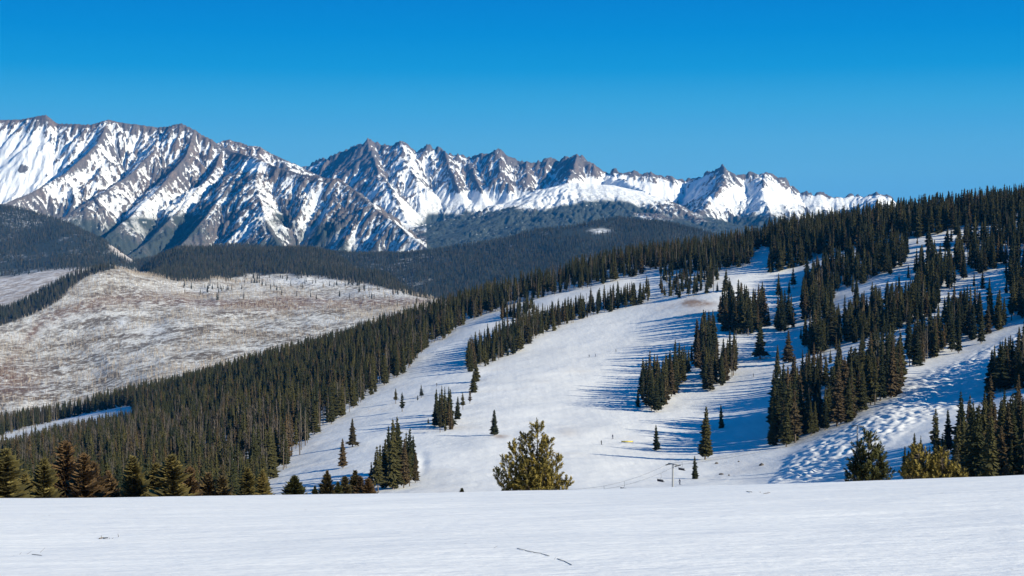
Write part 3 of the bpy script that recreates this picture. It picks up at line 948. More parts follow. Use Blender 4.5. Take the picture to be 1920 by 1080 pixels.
# trees one can tell apart: (u, v of the foot, height in photo pixels, shape, label)
SOLO = [
 (927, 816, 50, 0, 'small lone spruce on the open white run, long shadow to its left'),
 (1231, 845, 50, 0, 'short lone spruce left of the tall slender one on the lower run'),
 (1322, 862, 104, 0, 'tallest slender lone spruce standing on the lower run'),
 (1303, 898, 45, 0, 'small spruce right of the chairlift tower'),
 (1353, 803, 46, 0, 'small thin spruce behind the tall lone spruce on the lower run'),
 (1425, 673, 76, 0, 'full cone-shaped lone spruce on the striped snow, nearer the open run'),
 (1478, 680, 62, 0, 'narrow lone spruce on striped snow right of the full cone-shaped one'),
 (1360, 547, 42, 0, 'lone spruce on the snow where the upper runs meet'),
 (742, 757, 30, 2, 'thin spruce, farther of the pair on the left run'),
 (754, 772, 38, 2, 'thin spruce, nearer of the pair on the left run'),
 (790, 746, 25, 2, 'spindly small spruce high on the left run'),
 (783, 752, 12, 2, 'tiny spruce at the foot of the spindly one on the left run'),
 (661, 838, 56, 0, 'spruce on the left run, upper of the pair above the crest'),
 (643, 878, 58, 0, 'spruce on the left run, lower of the pair above the crest'),
 (888, 736, 42, 0, 'dark spruce at the lower tip of the long tree strip'),
 (881, 757, 26, 2, 'small spruce below the tip of the long tree strip'),
 (868, 768, 34, 2, 'thin spruce between the small clump and the tip of the strip'),
 (893, 716, 40, 0, 'spruce just above the lower tip of the long strip'),
 (858, 786, 44, 0, 'spruce right of the small clump between the two runs'),
 (803, 797, 14, 2, 'knee-high spruce left of the small clump between the two runs'),
 (814, 802, 18, 2, 'little reddish spruce at the edge of the small clump'),
 (1612, 706, 62, 0, 'dark spruce alone in the blue shade between the right clumps'),
 (1775, 470, 44, 0, 'spruce standing on the upper snow band below the ridge wood'),
 (1741, 462, 36, 0, 'smaller spruce on the upper snow band below the ridge wood'),
 (1530, 770, 62, 0, 'spruce between the two clumps left of the mogul run'),
 (1800, 590, 46, 0, 'spruce on the bright snow patch at the right'),
 (1820, 596, 38, 0, 'smaller spruce on the bright snow patch at the right'),
]
CLUMP = [(704, 905, 60), (713, 912, 82), (723, 915, 96), (737, 917, 136), (749, 908, 118), (757, 915, 96), (766, 902, 104), (775, 892, 78), (745, 890, 112), (729, 900, 104), (779, 905, 60), (709, 922, 90), (768, 912, 70), (696, 912, 48), (718, 903, 70), (741, 902, 96), (762, 895, 88), (772, 900, 66), (734, 908, 84)]
solo = []
for u_, v_, h_, sh, lab in SOLO:
    p = place_uv(ski_height, u_, v_)
    if p:
        solo.append([p[0], p[1], p[2], h_ / F * p[1], lab, sh])
for u_, v_, h_ in CLUMP:
    p = place_uv(ski_height, u_, v_)
    if p:
        trees.append([p[0], p[1], p[2], h_ / F * p[1], 'H', 2 if rnd.random() < .6 else 0])

# what each tree shows in the photograph's view, nearest first
occ = np.zeros((540, 960), bool)
vv_, uu_ = np.mgrid[0:540, 0:960]
crest_u = np.array([0, 960, 1500, 1920]); crest_v = np.array([930, 919, 907, 893])
occ[(vv_ * 2) > np.interp(uu_ * 2, crest_u, crest_v)] = True
order = sorted([('t', i, t[1]) for i, t in enumerate(trees)] + [('s', i, t[1]) for i, t in enumerate(solo)], key=lambda q: q[2])
vis = np.zeros(len(trees))
for kind, i, _ in order:
    t = trees[i] if kind == 't' else solo[i]
    ub, vb = project(t[0], t[1], t[2]); ut, vt = project(t[0], t[1], t[2] + t[3])
    ub /= 2; vb /= 2; vt /= 2
    hw = max(0.6, (vb - vt) * 0.13)
    r0_, r1_ = int(max(0, vt)), int(min(539, vb)) + 1
    c0_, c1_ = int(max(0, ub - hw)), int(min(959, ub + hw)) + 1
    if r1_ <= r0_ or c1_ <= c0_:
        continue
    rr_, cc_ = np.mgrid[r0_:r1_, c0_:c1_]
    msk = np.abs(cc_ - ub) <= hw * (rr_ - vt + 0.5) / max(1.0, vb - vt) + 0.4
    sub = occ[r0_:r1_, c0_:c1_]
    if kind == 't':
        vis[i] = (msk & ~sub).sum()
    sub |= msk
NIND = 300 - len(solo)
rank = np.argsort(-vis)
chosen = set(int(i) for i in rank[:NIND] if vis[i] > 0)

# ------------------------------------------------------------------ the single trees
def make_tree(name, label, cat, group, p, H, crown, rz, trunk_mesh=TRUNK, wide=1.0):
    e = bpy.data.objects.new(name, None); COL.objects.link(e)
    e.empty_display_size = 0.5
    e.location = p; e.rotation_euler = (rnd.gauss(0, 0.014), rnd.gauss(0, 0.014), rz); e.scale = (H * wide, H * wide, H)
    e['label'] = label; e['category'] = cat
    if group:
        e['group'] = group
    for nm, me in (('crown', crown), ('trunk', trunk_mesh)):
        c = bpy.data.objects.new(nm, me); COL.objects.link(c); c.parent = e
    return e

for t in solo:
    cr = THIN_CROWNS[rnd.randrange(3)] if t[5] == 2 else CROWNS[rnd.randrange(12)]
    make_tree('spruce_tree', t[4], 'spruce', None, (t[0], t[1], t[2] - 0.1), t[3], cr, rnd.uniform(0, 6.28), wide=1.6 if 'tall' not in t[4] else 1.25)

REGION_TXT = {
 'A': ('the wide forest on the left slope', 'spruces of the wide forest on the left slope'),
 'C': ('the dense wood along the right ridge', 'spruces of the wood along the right ridge'),
 'D': ('the long strip between two runs', 'spruces of the long strip between two runs'),
 'D2': ('the small patch above the long strip', 'spruces of the small patch above the strip'),
 'K': ('the slanting clump on the open run', 'spruces of the slanting clump on the open run'),
 'L': ('the upright clump above the slanting one', 'spruces of the upright clump above the slanting one'),
 'L2': ('the clump right of the slanting one', 'spruces of the clump right of the slanting one'),
 'M': ('the row below the upper runs', 'spruces of the row below the upper runs'),
 'N': ('the tight columns by the striped snow', 'spruces of the tight columns by the striped snow'),
 'O': ('the tall column mid right slope', 'spruces of the tall column mid right slope'),
 'P1': ('the wood under the brown road cut', 'spruces of the wood under the road cut'),
 'P2': ('the narrow wood left of the bright patch', 'spruces of the narrow wood by the bright patch'),
 'P3': ('the wood under the slanting snow band', 'spruces of the black wood under the snow band'),
 'P4': ('the wood above the bright patch', 'spruces of the wood above the bright patch'),
 'P5': ('the wood ending the bright patch', 'spruces of the wood ending the bright patch'),
 'P6': ('the wood above the mogul run', 'spruces along the upper edge of the mogul run'),
 'P7': ('the big clump by shaded mogul snow', 'spruces of the big clump by the shaded moguls'),
 'P8': ('the tall clump at the mogul foot', 'spruces of the tall clump at the mogul foot'),
 'P9': ('the small clump behind the mogul foot', 'spruces of the small clump behind the mogul foot'),
 'P9b': ('the low clump beside the mogul foot', 'spruces of the low clump beside the mogul foot'),
 'P10': ('the wood below the mogul run', 'spruces between the mogul run and its branch'),
 'P11': ('the black wood at the lower right', 'spruces of the shaded wood at the lower right'),
 'E': ('the small clump between the left runs', 'spruces of the small clump between the left runs'),
 'H': ('the ragged clump touching the crest', 'spruces of the ragged clump by the snow hollow'),
}
REGION_TXT.update({
 'A0': ('the forest above the broad olive pine', 'spruces of the forest by the left edge'),
 'A1': ('the forest above the brown crest pines', 'spruces of the forest above the brown pines'),
 'A2': ('the forest above the green-topped pine', 'spruces of the forest above the green-topped pine'),
 'A3': ('the forest above the olive-tipped pine', 'spruces of the forest above the olive-tipped pine'),
 'A4': ('the forest above the low brown pines', 'spruces of the forest above the low brown pines'),
 'A5': ('the forest above the green pine pair', 'spruces of the forest above the green pine pair'),
 'A6': ('the forest edge along the left run', 'spruces edging the left run'),
 'A7': ('the far ridge forest', 'spruces of the far ridge forest'),
 'R10': ('the wood below the mogul run at the right edge', 'spruces below the mogul run at the right edge'),
 'S': ('the open glades between the right woods', 'spruces scattered in the glades at the right'),
 'Q0': ('the black wood behind the olive crest pines', 'spruces behind the olive crest pines'),
 'Q1': ('the black wood near the right edge', 'spruces of the black wood near the right edge'),
})
def reg_key(i):
    r_ = trees[i][4]; u_ = project(*trees[i][:3])[0]
    if r_ == 'A':
        return 'A%d' % int(np.searchsorted([70, 200, 290, 360, 440, 505, 830], u_))
    if r_ == 'P10':
        return 'P10' if u_ < 1845 else 'R10'
    if r_ == 'P11':
        return 'Q0' if u_ < 1815 else 'Q1'
    return r_
by_reg = {}
for i in sorted(chosen):
    by_reg.setdefault(reg_key(i), []).append(i)
for reg, ids in by_reg.items():
    txt, grp = REGION_TXT[reg]
    P = {i: project(trees[i][0], trees[i][1], trees[i][2]) for i in ids}
    special = {}
    con = sorted([i for i in ids if trees[i][5] != 1], key=lambda i: P[i][0])
    bare_ = sorted([i for i in ids if trees[i][5] == 1], key=lambda i: P[i][0])
    ORD = ['leftmost', 'second from the left', 'third from the left', 'fourth from the left', 'fifth from the left', 'sixth from the left']
    ORR = ['rightmost', 'second from the right', 'third from the right', 'fourth from the right', 'fifth from the right', 'sixth from the right']
    n_ = len(con)
    if n_ > 1:
        k_ = min(6, (n_ + 1) // 2)
        for q in range(k_): special[con[q]] = ORD[q]
        for q in range(min(6, n_ - k_)): special[con[n_ - 1 - q]] = ORR[q]
    left = [i for i in con if i not in special]
    if left:
        q = max(left, key=lambda i: trees[i][3]); special[q] = 'tallest middle'; left.remove(q)
    if left:
        q = max(left, key=lambda i: P[i][1]); special[q] = 'lowest standing middle'; left.remove(q)
    if left:
        q = min(left, key=lambda i: P[i][1]); special[q] = 'highest standing middle'; left.remove(q)
    if left:
        q = min(left, key=lambda i: trees[i][3]); special[q] = 'shortest middle'; left.remove(q)
    if 0 < len(left) < 3:
        special[left[0]] = 'left-hand middle' if len(left) == 2 else 'plain middle'
        special[left[-1]] = 'right-hand middle' if len(left) == 2 else 'plain middle'
    for i in ids:
        x, y, z, H, _, sh = trees[i]
        if sh == 1:
            lab = 'bare grey tree in ' + txt
            if len(bare_) > 1:
                q = bare_.index(i); m_ = len(bare_)
                w_ = ['leftmost', 'second', 'third', 'fourth', 'fifth', 'sixth'][q] if q < min(6, (m_ + 1) // 2) else (['rightmost', 'second', 'third', 'fourth', 'fifth', 'sixth'][m_ - 1 - q] if m_ - 1 - q < 6 else None)
                if w_ in ('leftmost', 'rightmost'):
                    lab = w_ + ' ' + lab
                elif w_:
                    lab = w_ + ' bare grey tree from the ' + ('left' if q < min(6, (m_ + 1) // 2) else 'right') + ' in ' + txt
            g_ = 'bare trees' + grp[len('spruces'):]
            w_ = special.get(i)
            e = make_tree('bare_tree', lab, 'bare tree', g_, (x, y, z - 0.1), H * 0.85, BARE[rnd.randrange(3)], rnd.uniform(0, 6.28))
            continue
        w_ = special.get(i)
        if w_ and ' from ' in w_:
            lab = w_.split(' from')[0] + ' spruce from' + w_.split(' from')[1] + ' in ' + txt
        else:
            lab = (w_ + ' spruce of ' + txt) if w_ else ('dark spruce inside ' + txt if len(ids) > 3 else 'spruce of ' + txt)
        cr = THIN_CROWNS[rnd.randrange(3)] if sh == 2 or rnd.random() < 0.12 else CROWNS[rnd.randrange(12)]
        make_tree('spruce_tree', lab, 'spruce', grp, (x, y, z - 0.1), H, cr, rnd.uniform(0, 6.28), wide=rnd.uniform(1.0, 1.35))

# ------------------------------------------------------------------ everything beyond the largest 300: woods nobody could count
rest = [i for i in range(len(trees)) if i not in chosen]
P = np.array([trees[i][:3] for i in rest]); P[:, 2] -= 0.1
Hs = np.array([trees[i][3] for i in rest]); wd = rng.uniform(1.0, 1.4, len(rest))
scl = np.c_[Hs * wd, Hs * wd, Hs]
pick = np.array([7 + rnd.randrange(3) if trees[i][5] == 1 else rnd.randrange(7) for i in rest])
gn_scatter('spruce_forest', P, rng.uniform(0, 6.28, len(rest)), scl, pick, near_protos, 'dense dark spruce woods covering the ski hill and its ridge', 'forest')
print('trees on the ski hill', len(trees), 'chosen', len(chosen))

def far_wood(name, surf, mask, bounds, step, hmin, hmax, protos, np_, label, cat, seed, wide=1.0, amax=0.5):
    X, Y, g = jitter_grid(*bounds, step, seed)
    ok = np.abs(X / Y) < amax
    X, Y = X[ok], Y[ok]
    Z = surf(X, Y)
    u, v = project(X, Y, Z)
    pr = mask(u, v, X, Y)
    ok = g.uniform(0, 1, X.shape) < pr
    X, Y, Z = X[ok], Y[ok], Z[ok]
    n = len(X)
    H = g.uniform(hmin, hmax, n); w = g.uniform(0.85, 1.2, n) * wide
    gn_scatter(name, np.c_[X, Y, Z - 0.3], g.uniform(0, 6.28, n), np.c_[H * w, H * w, H], g.integers(0, np_, n), protos, label, cat)
    print(name, n)

far_wood('hilltop_forest', aspen_height, lambda u, v, X, Y: np.where(dark_forest_mask(u, v, X, Y) > 0.5, 1.0, np.clip(0.30 - (v - np.interp(u, TREE_EDGE_U, TREE_EDGE_V)) / 150.0, 0, 1) * (u > 330) * (fbm(X / 60, Y / 60, 2, 170) > 0.08)),
         (-1900, 0, 2700, 5200), 11, 11, 17, far_protos, 5, 'dark spruce forest capping the brushy hillside', 'forest', 31, 0.9)
far_wood('valley_forest', dark_height, lambda u, v, X, Y: np.clip(1.15 - 1.3 * np.clip(fbm(X / 300, Y / 600, 4, 195) * 1.6, 0, 0.7), 0, 1) - 0.85 * np.clip(gauss(u, v, 1125, 433, 16, 4) * 1.5, 0, 1) + 0 * u,
         (-2000, 2300, 4000, 6000), 14, 13, 19, far_protos, 5, 'smooth dark spruce forest over the middle hill', 'forest', 32, 1.1)
def lf_mask(u, v, X, Y):
    pale = np.clip((v - (506 + 14 * fbm(X / 250, Y / 250, 3, 160))) / 8, 0, 1)
    pale = np.maximum(pale, np.clip(1 - dist_poly(u, v, [(208, 462), (225, 474), (250, 488)]) / 10.0, 0, 1))
    return (1 - pale) * np.clip(1.15 - 1.3 * np.clip(fbm(X / 300, Y / 600, 4, 196) * 1.6, 0, 0.7), 0, 1)
far_wood('far_hill_forest', leftfar_height, lf_mask, (-3300, -1200, 4600, 7000), 16, 14, 20, far_protos, 5, 'dark forest on the far hill at the left edge', 'forest', 33, 1.15, 0.45)
far_wood('bare_aspens', aspen_height, lambda u, v, X, Y: (1 - dark_forest_mask(u, v, X, Y)) * np.clip(0.30 - 0.8 * fbm(X / 170, Y / 70, 4, 185) + 1.2 * fbm(X / 130, Y / 130, 3, 180) + 0.5 * gauss(u, v, 60, 620, 160, 70) + 0.8 * gauss(u, v, 230, 525, 90, 22), 0.04, 1) * (1 - 0.9 * np.clip(gauss(u, v, 228, 605, 16, 10) + gauss(u, v, 290, 620, 20, 10), 0, 1)) * (v < 820),
         (-1500, 0, 1750, 3600), 7.2, 6, 12, asp_protos, 5, 'pale leafless aspens and brush on the sunny hillside', 'bare aspens', 34, 1.0, 0.42)

# ------------------------------------------------------------------ pines just behind the crest
def fg_place(u, v_top, Y):
    x = unproject(u, 500, Y)[0]
    z = float(fg_height(np.array([x]), np.array([float(Y)]))[0])
    x = unproject(u, v_top, Y)[0]
    return (x, Y, z), unproject(u, v_top, Y)[2] - z

CRESTROW = [
 (8, 838, 150, 'broad olive pine behind the crest at the left edge of the photo'),
 (45, 884, 165, 'low dull pine right of the broad olive one behind the crest'),
 (84, 856, 155, 'slim olive pine second in the row behind the left crest'),
 (122, 824, 185, 'tall brown pine left of the reddest one behind the crest'),
 (158, 846, 160, 'olive-brown pine touching the reddest one behind the crest'),
 (176, 862, 165, 'reddest dry pine of the row behind the left crest'),
 (205, 880, 170, 'low grey-brown pine between the red one and the green-topped one'),
 (253, 853, 160, 'pine with a greener top in the row behind the left crest'),
 (290, 866, 165, 'dark brown pine just left of the broad olive-tipped one'),
 (324, 850, 155, 'broad olive-tipped pine, last big one of the left crest row'),
 (352, 872, 165, 'rusty pine leaning close to the olive-tipped one'),
 (386, 884, 170, 'small brown pine between bare trees behind the crest'),
 (418, 890, 170, 'low brown pine standing before the bare grey trees'),
 (464, 874, 130, 'green pine, left one of the pair where the forest ends'),
 (492, 878, 125, 'green pine, right one of the pair where the forest ends'),
 (553, 888, 105, 'dark little pine with spreading skirt alone on the crest'),
 (592, 908, 120, 'tiny pine tip left of the pointed pine on the crest'),
 (612, 880, 115, 'pointed dark pine left of the brown bunch on the crest'),
 (632, 900, 125, 'low dark pine touching the pointed one on the crest'),
 (648, 890, 140, 'leftmost pine of the brown bunch on the crest'),
 (664, 880, 145, 'tallest pine of the brown bunch on the crest'),
 (677, 890, 135, 'rusty pine in the middle of the brown bunch on the crest'),
 (691, 894, 125, 'roundest rusty pine ending the brown bunch on the crest'),
 (866, 912, 110, 'tiny spruce tip poking over the crest alone'),
]
M_olive = foliage_mat('olive_pine_needles', [(0.105, 0.090, 0.034), (0.115, 0.094, 0.036), (0.090, 0.080, 0.032)])
M_rust = foliage_mat('rusty_pine_needles', [(0.105, 0.068, 0.036), (0.095, 0.064, 0.034)])
M_deep = foliage_mat('deep_green_pine_needles', [(0.035, 0.042, 0.018), (0.045, 0.048, 0.02)])
pines_by = {}
for m_ in (M_brownpine, M_olive, M_rust, M_deep):
    pines_by[m_.name] = [mesh_q('short_pine_crown', spruce_crown(tr, 52, 24, r0=tr.uniform(0.21, 0.27), h0=0.03, rag=0.5, droop=tr.uniform(-0.6, -0.25), core=0.6, pw=0.65), [m_]) for _ in range(3)]
for u_, vt_, Y_, lab in CRESTROW:
    p, H = fg_place(u_, vt_, Y_)
    key = M_rust if ('red' in lab or 'rust' in lab) else M_olive if ('olive' in lab or 'greener' in lab or 'green pine' in lab) else M_deep if ('dark' in lab and 'brown' not in lab or 'tip' in lab) else M_brownpine
    wide = 1.5 if 'skirt' in lab else 1.25 if 'broad' in lab or 'round' in lab else 1.0
    make_tree('pine_tree' if 'pine' in lab else 'spruce_tree', lab, 'pine' if 'pine' in lab else 'spruce', None, (p[0], p[1], p[2] - 0.1), H, pines_by[key.name][rnd.randrange(3)], rnd.uniform(0, 6.28), wide=wide)

def tuft(V, Fq, p, d, L, r, n=20):
    d = Vector(d).normalized()
    s_ = d.cross(Vector((0.3, 0.2, 1))).normalized(); t_ = d.cross(s_)
    for k in range(n):
        q = k / n
        a = r.uniform(0, 6.283)
        o_ = Vector(p) + d * (L * q)
        out = (s_ * math.cos(a) + t_ * math.sin(a))
        tip = o_ + (out * r.uniform(0.55, 0.8) + d * r.uniform(0.5, 0.9)) * L * 0.5
        w = (d.cross(out)).normalized() * L * 0.085
        i = len(V)
        V.extend([tuple(o_ - w * 0.6), tuple((o_ + tip) / 2 - w), tuple(tip), tuple((o_ + tip) / 2 + w)])
        Fq.append((i, i + 1, i + 2, i + 3))

def bushy_pine(name, label, u0, v0, Y, leaders, r, mat, px_w=1.0, tl=0.40, dens=1.0):
    """several leaning leaders from one foot; leaders = (u_top, v_top, foot offset m, reach m, depth offset m)"""
    p, _ = fg_place(u0, v0, Y)
    e = bpy.data.objects.new(name, None); COL.objects.link(e)
    e.location = (p[0], p[1], p[2] - 0.05); e['label'] = label; e['category'] = 'pine'
    cv, cf, wv, wf = [], [], [], []
    for (ut, vt, fo, reach, dep) in leaders:
        tx, ty, tz = unproject(ut, vt, Y + dep)
        top = Vector((tx - p[0], dep, tz - p[2] + 0.05))
        foot = Vector((fo, dep * 0.4, -0.15))
        mid = Vector((foot.x * 0.4 + top.x * 0.6, top.y * 0.7, top.z * 0.45))
        pts = []
        N = 9
        for k in range(N + 1):
            q = k / N
            pts.append(foot * (1 - q) ** 2 + mid * 2 * q * (1 - q) + top * q * q)
        for k in range(N):
            ra = 0.085 * top.z / 4.5 * (1 - k / N) + 0.012
            tube(wv, wf, pts[k], pts[k + 1], ra, max(0.008, ra * 0.85), 5)
        nb = int(84 * dens * max(0.35, top.z / 4.5))
        for k in range(nb):
            q = 0.12 + 0.86 * (k + r.random()) / nb
            i_ = min(N - 1, int(q * N)); f_ = q * N - i_
            base = pts[i_].lerp(pts[i_ + 1], f_)
            a = k * 2.4 + r.uniform(-0.5, 0.5)
            R = 0.85 * reach * (1 - q) ** 0.85 * r.uniform(0.6, 1.2) + 0.08
            rise = R * r.uniform(0.15, 0.65)
            end = base + Vector((math.cos(a) * R, math.sin(a) * R, rise))
            tube(wv, wf, base, end, 0.018, 0.007, 3)
            m = max(1, int(R / 0.22))
            for j in range(m):
                f2 = 1 - j * 0.22 / R * r.uniform(0.8, 1.0)
                b2 = base.lerp(end, max(0.25, f2))
                dd = Vector((math.cos(a + r.uniform(-.9, .9)) * 0.6, math.sin(a + r.uniform(-.9, .9)) * 0.6, r.uniform(0.35, 1.1)))
                tuft(cv, cf, b2, dd, tl * r.uniform(0.75, 1.2), r, 26)
        tuft(cv, cf, pts[-2], Vector((0, 0, 1)), tl * 1.4, r, 26)
    c = bpy.data.objects.new('crown', mesh_from('pine_crown', cv, cf, 4, [mat])); COL.objects.link(c); c.parent = e
    t = bpy.data.objects.new('trunk', mesh_from('pine_trunk', wv, wf, 4, [M_bark])); COL.objects.link(t); t.parent = e
    return e

pr = random.Random(5)
bushy_pine('pine_tree', 'big bushy many-stemmed olive pine standing in the middle of the crest', 1003, 918, 95,
           [(1008, 796, 0.1, 1.2, 0), (985, 815, -0.2, 0.75, 0.5), (1028, 824, 0.3, 0.8, -0.4), (962, 832, -0.5, 0.75, 0.2), (1047, 858, 0.8, 0.8, 0.3), (946, 860, -0.9, 0.7, -0.3),
            (932, 888, -1.3, 0.55, 0.1), (1064, 904, 1.3, 0.5, 0.0), (985, 868, -0.2, 0.9, -0.9), (1018, 872, 0.5, 0.9, -0.8)], pr, M_pine)
bushy_pine('pine_tree', 'dark green full pine on the crest before the blue mogul shadow', 1627, 905, 88,
           [(1630, 815, 0.0, 1.3, 0), (1612, 838, -0.4, 0.9, 0.3), (1648, 842, 0.4, 0.8, 0.2), (1602, 878, -0.8, 0.7, 0), (1655, 880, 0.8, 0.6, 0.1)], pr, M_deep)
bushy_pine('pine_tree', 'sunlit olive pine right of the dark green full one on the crest', 1722, 900, 84,
           [(1723, 842, 0.0, 0.9, 0), (1738, 858, 0.4, 0.7, 0.2), (1708, 872, -0.4, 0.6, 0.1)], pr, M_pine)
bushy_pine('pine_tree', 'smaller sunlit olive pine ending the crest pines at the right', 1770, 898, 84,
           [(1765, 852, 0.0, 0.75, 0), (1782, 880, 0.5, 0.5, 0.1), (1750, 878, -0.4, 0.5, 0.1), (1800, 892, 0.9, 0.3, 0)], pr, M_pine)

# ------------------------------------------------------------------ chairlift, skiers and the small things on the runs
def paint(name, col, rough=0.6, metal=0.0):
    m, nt, b = new_mat(name)
    n = pos_noise(nt, 3.0, 3, 0.6)
    nt.links.new(mixc(nt, n, col, tuple(x * 0.75 for x in col)), b.inputs['Base Color'])
    b.inputs['Roughness'].default_value = rough; b.inputs['Metallic'].default_value = metal
    return m
M_steel = paint('galvanised_steel', (0.34, 0.35, 0.37), 0.5)
M_darkm = paint('dark_painted_metal', (0.05, 0.055, 0.06))
M_seat = paint('dark_seat_pads', (0.035, 0.035, 0.045))

def box(V, Fq, c, s_):
    i = len(V)
    for dx in (-1, 1):
        for dy in (-1, 1):
            for dz in (-1, 1):
                V.append((c[0] + dx * s_[0] / 2, c[1] + dy * s_[1] / 2, c[2] + dz * s_[2] / 2))
    for f in ((0, 1, 3, 2), (4, 6, 7, 5), (0, 4, 5, 1), (2, 3, 7, 6), (0, 2, 6, 4), (1, 5, 7, 3)):
        Fq.append(tuple(i + k for k in f))

def part(name, parent, VF, mat):
    o = bpy.data.objects.new(name, mesh_from(name, VF[0], VF[1], 4, [mat])); COL.objects.link(o)
    if parent is not None:
        o.parent = parent
    return o

def lift_tower(u, v_top, Y, label, rz):
    x, _, zt = unproject(u, v_top, Y)
    zb = float(ski_height(np.array([x]), np.array([float(Y)]))[0])
    H = zt - zb
    e = bpy.data.objects.new('chairlift_tower', None); COL.objects.link(e)
    e.location = (x, Y, zb); e.rotation_euler = (0, 0, rz)
    e['label'] = label; e['category'] = 'lift tower'; e['group'] = 'towers of the chairlift'
    V, Q = [], []
    tube(V, Q, (0, 0, -1), (0, 0, H), 0.30, 0.17, 10); part('mast', e, (V, Q), M_steel)
    V, Q = [], []
    box(V, Q, (0, 0, H - 0.15), (0.25, 3.0, 0.24)); part('crossarm', e, (V, Q), M_steel)
    for sy in (-1.4, 1.4):
        V, Q = [], []
        box(V, Q, (0, sy, H - 0.42), (2.4, 0.10, 0.14))
        for k in (-0.95, -0.35, 0.35, 0.95):
            tube(V, Q, (k, sy - 0.08, H - 0.40), (k, sy + 0.08, H - 0.40), 0.17, 0.17, 8)
        part('sheave_train', e, (V, Q), M_darkm)
    V, Q = [], []
    for k in range(int(H / 0.6)):
        tube(V, Q, (-0.42, -0.15, 0.5 + k * 0.6), (-0.42, 0.15, 0.5 + k * 0.6), 0.02, 0.02, 4)
    for sy in (-0.16, 0.16):
        tube(V, Q, (-0.42, sy, 0.2), (-0.30, sy, H - 0.3), 0.02, 0.02, 4)
    part('ladder', e, (V, Q), M_steel)
    V, Q = [], []
    tube(V, Q, (0, -0.9, H), (0, -0.9, H + 0.9), 0.04, 0.04, 4); tube(V, Q, (0, 0.9, H), (0, 0.9, H + 0.9), 0.04, 0.04, 4); tube(V, Q, (0, -0.9, H + 0.9), (0, 0.9, H + 0.9), 0.04, 0.04, 4)
    part('lifting_frame', e, (V, Q), M_steel)
    return Vector((x, Y, zt))

t1 = lift_tower(1262, 869, 345, 'grey steel chairlift tower left of the small spruce above the crest', 0)
t2 = lift_tower(1608, 797, 410, 'thin chairlift tower rising beside the dark green pine at the moguls', 0)
t0 = Vector(unproject(1040, 917, 300))
ldir = (t2 - t1); ldir.z = 0; ldir.normalize(); lside = Vector((-ldir.y, ldir.x, 0))
for o in COL.objects:
    if o.name.startswith('chairlift_tower'):
        o.rotation_euler = (0, 0, math.atan2(ldir.y, ldir.x))
def cable_pts(side):
    off = lside * (1.4 * side) + Vector((0, 0, -0.2))
    out = []
    for a_, b_, sag in ((t0, t1, 2.0), (t1, t2, 1.2)):
        for k in range(17):
            q = k / 16
            p = a_.lerp(b_, q) + off
            p.z -= sag * 4 * q * (1 - q)
            out.append(p)
    return out
cables = {}
for side, lab in ((1, 'steel haul cable on the far side of the chairlift towers'), (-1, 'steel haul cable on the near side of the chairlift towers')):
    pts = cable_pts(side); cables[side] = pts
    V, Q = [], []
    for a_, b_ in zip(pts[:-1], pts[1:]):
        if (b_ - a_).length > 0.01:
            tube(V, Q, a_, b_, 0.022, 0.022, 4)
    o = part('lift_cable', None, (V, Q), M_darkm)
    o['label'] = lab; o['category'] = 'cable'; o['group'] = 'cables of the chairlift'

def chair(side, u_want, label):
    best = None
    for a_, b_ in zip(cables[side][:-1], cables[side][1:]):
        for k in range(20):
            p = a_.lerp(b_, k / 20)
            d = abs(project(p.x, p.y, p.z)[0] - u_want)
            if best is None or d < best[0]:
                best = (d, p.copy())
    p = best[1]
    e = bpy.data.objects.new('lift_chair', None); COL.objects.link(e)
    e.location = p; e.rotation_euler = (0, 0, math.atan2(ldir.y, ldir.x))
    e['label'] = label; e['category'] = 'lift chair'; e['group'] = 'chairs hanging on the lift'
    V, Q = [], []
    tube(V, Q, (0, 0, 0), (0.15, 0, -1.1), 0.035, 0.03, 5); tube(V, Q, (0.15, 0, -1.1), (-0.25, 0, -1.5), 0.03, 0.03, 5)
    tube(V, Q, (-0.25, -0.95, -1.5), (-0.25, 0.95, -1.5), 0.03, 0.03, 5)
    part('hanger', e, (V, Q), M_darkm)
    V, Q = [], []
    box(V, Q, (0.05, 0, -2.05), (0.50, 1.8, 0.09)); part('seat', e, (V, Q), M_seat)
    V, Q = [], []
    box(V, Q, (-0.23, 0, -1.80), (0.07, 1.8, 0.45)); part('backrest', e, (V, Q), M_seat)
    V, Q = [], []
    for sy in (-0.93, 0.93):
        tube(V, Q, (-0.25, sy, -1.5), (-0.20, sy, -2.05), 0.025, 0.025, 4); tube(V, Q, (-0.20, sy, -2.05), (0.32, sy, -2.05), 0.025, 0.025, 4)
    part('side_frame', e, (V, Q), M_darkm)
chair(1, 1132, 'leftmost lift chair hanging just above the crest')
chair(1, 1170, 'second lift chair from the left hanging above the crest')
chair(-1, 1239, 'lift chair hanging just left of the nearer tower')
chair(1, 1279, 'lift chair hanging just right of the nearer tower')

# people on skis: one continuous body each, with clothing, helmet, skis and poles
def skin_mesh(name, joints, edges, radii):
    me = bpy.data.meshes.new('tmp'); me.from_pydata(joints, edges, []); me.update()
    o = bpy.data.objects.new('tmp', me); COL.objects.link(o)
    o.modifiers.new('skin', 'SKIN')
    if not me.skin_vertices:
        bpy.context.view_layer.objects.active = o
    for i, r_ in enumerate(radii):
        sv = me.skin_vertices[0].data[i]
        sv.radius = (r_, r_); sv.use_root = (i == 0)
    s2 = o.modifiers.new('sub', 'SUBSURF'); s2.levels = 1; s2.render_levels = 1
    dg = bpy.context.evaluated_depsgraph_get()
    out = bpy.data.meshes.new_from_object(o.evaluated_get(dg), depsgraph=dg)
    out.name = name
    bpy.data.objects.remove(o)
    return out

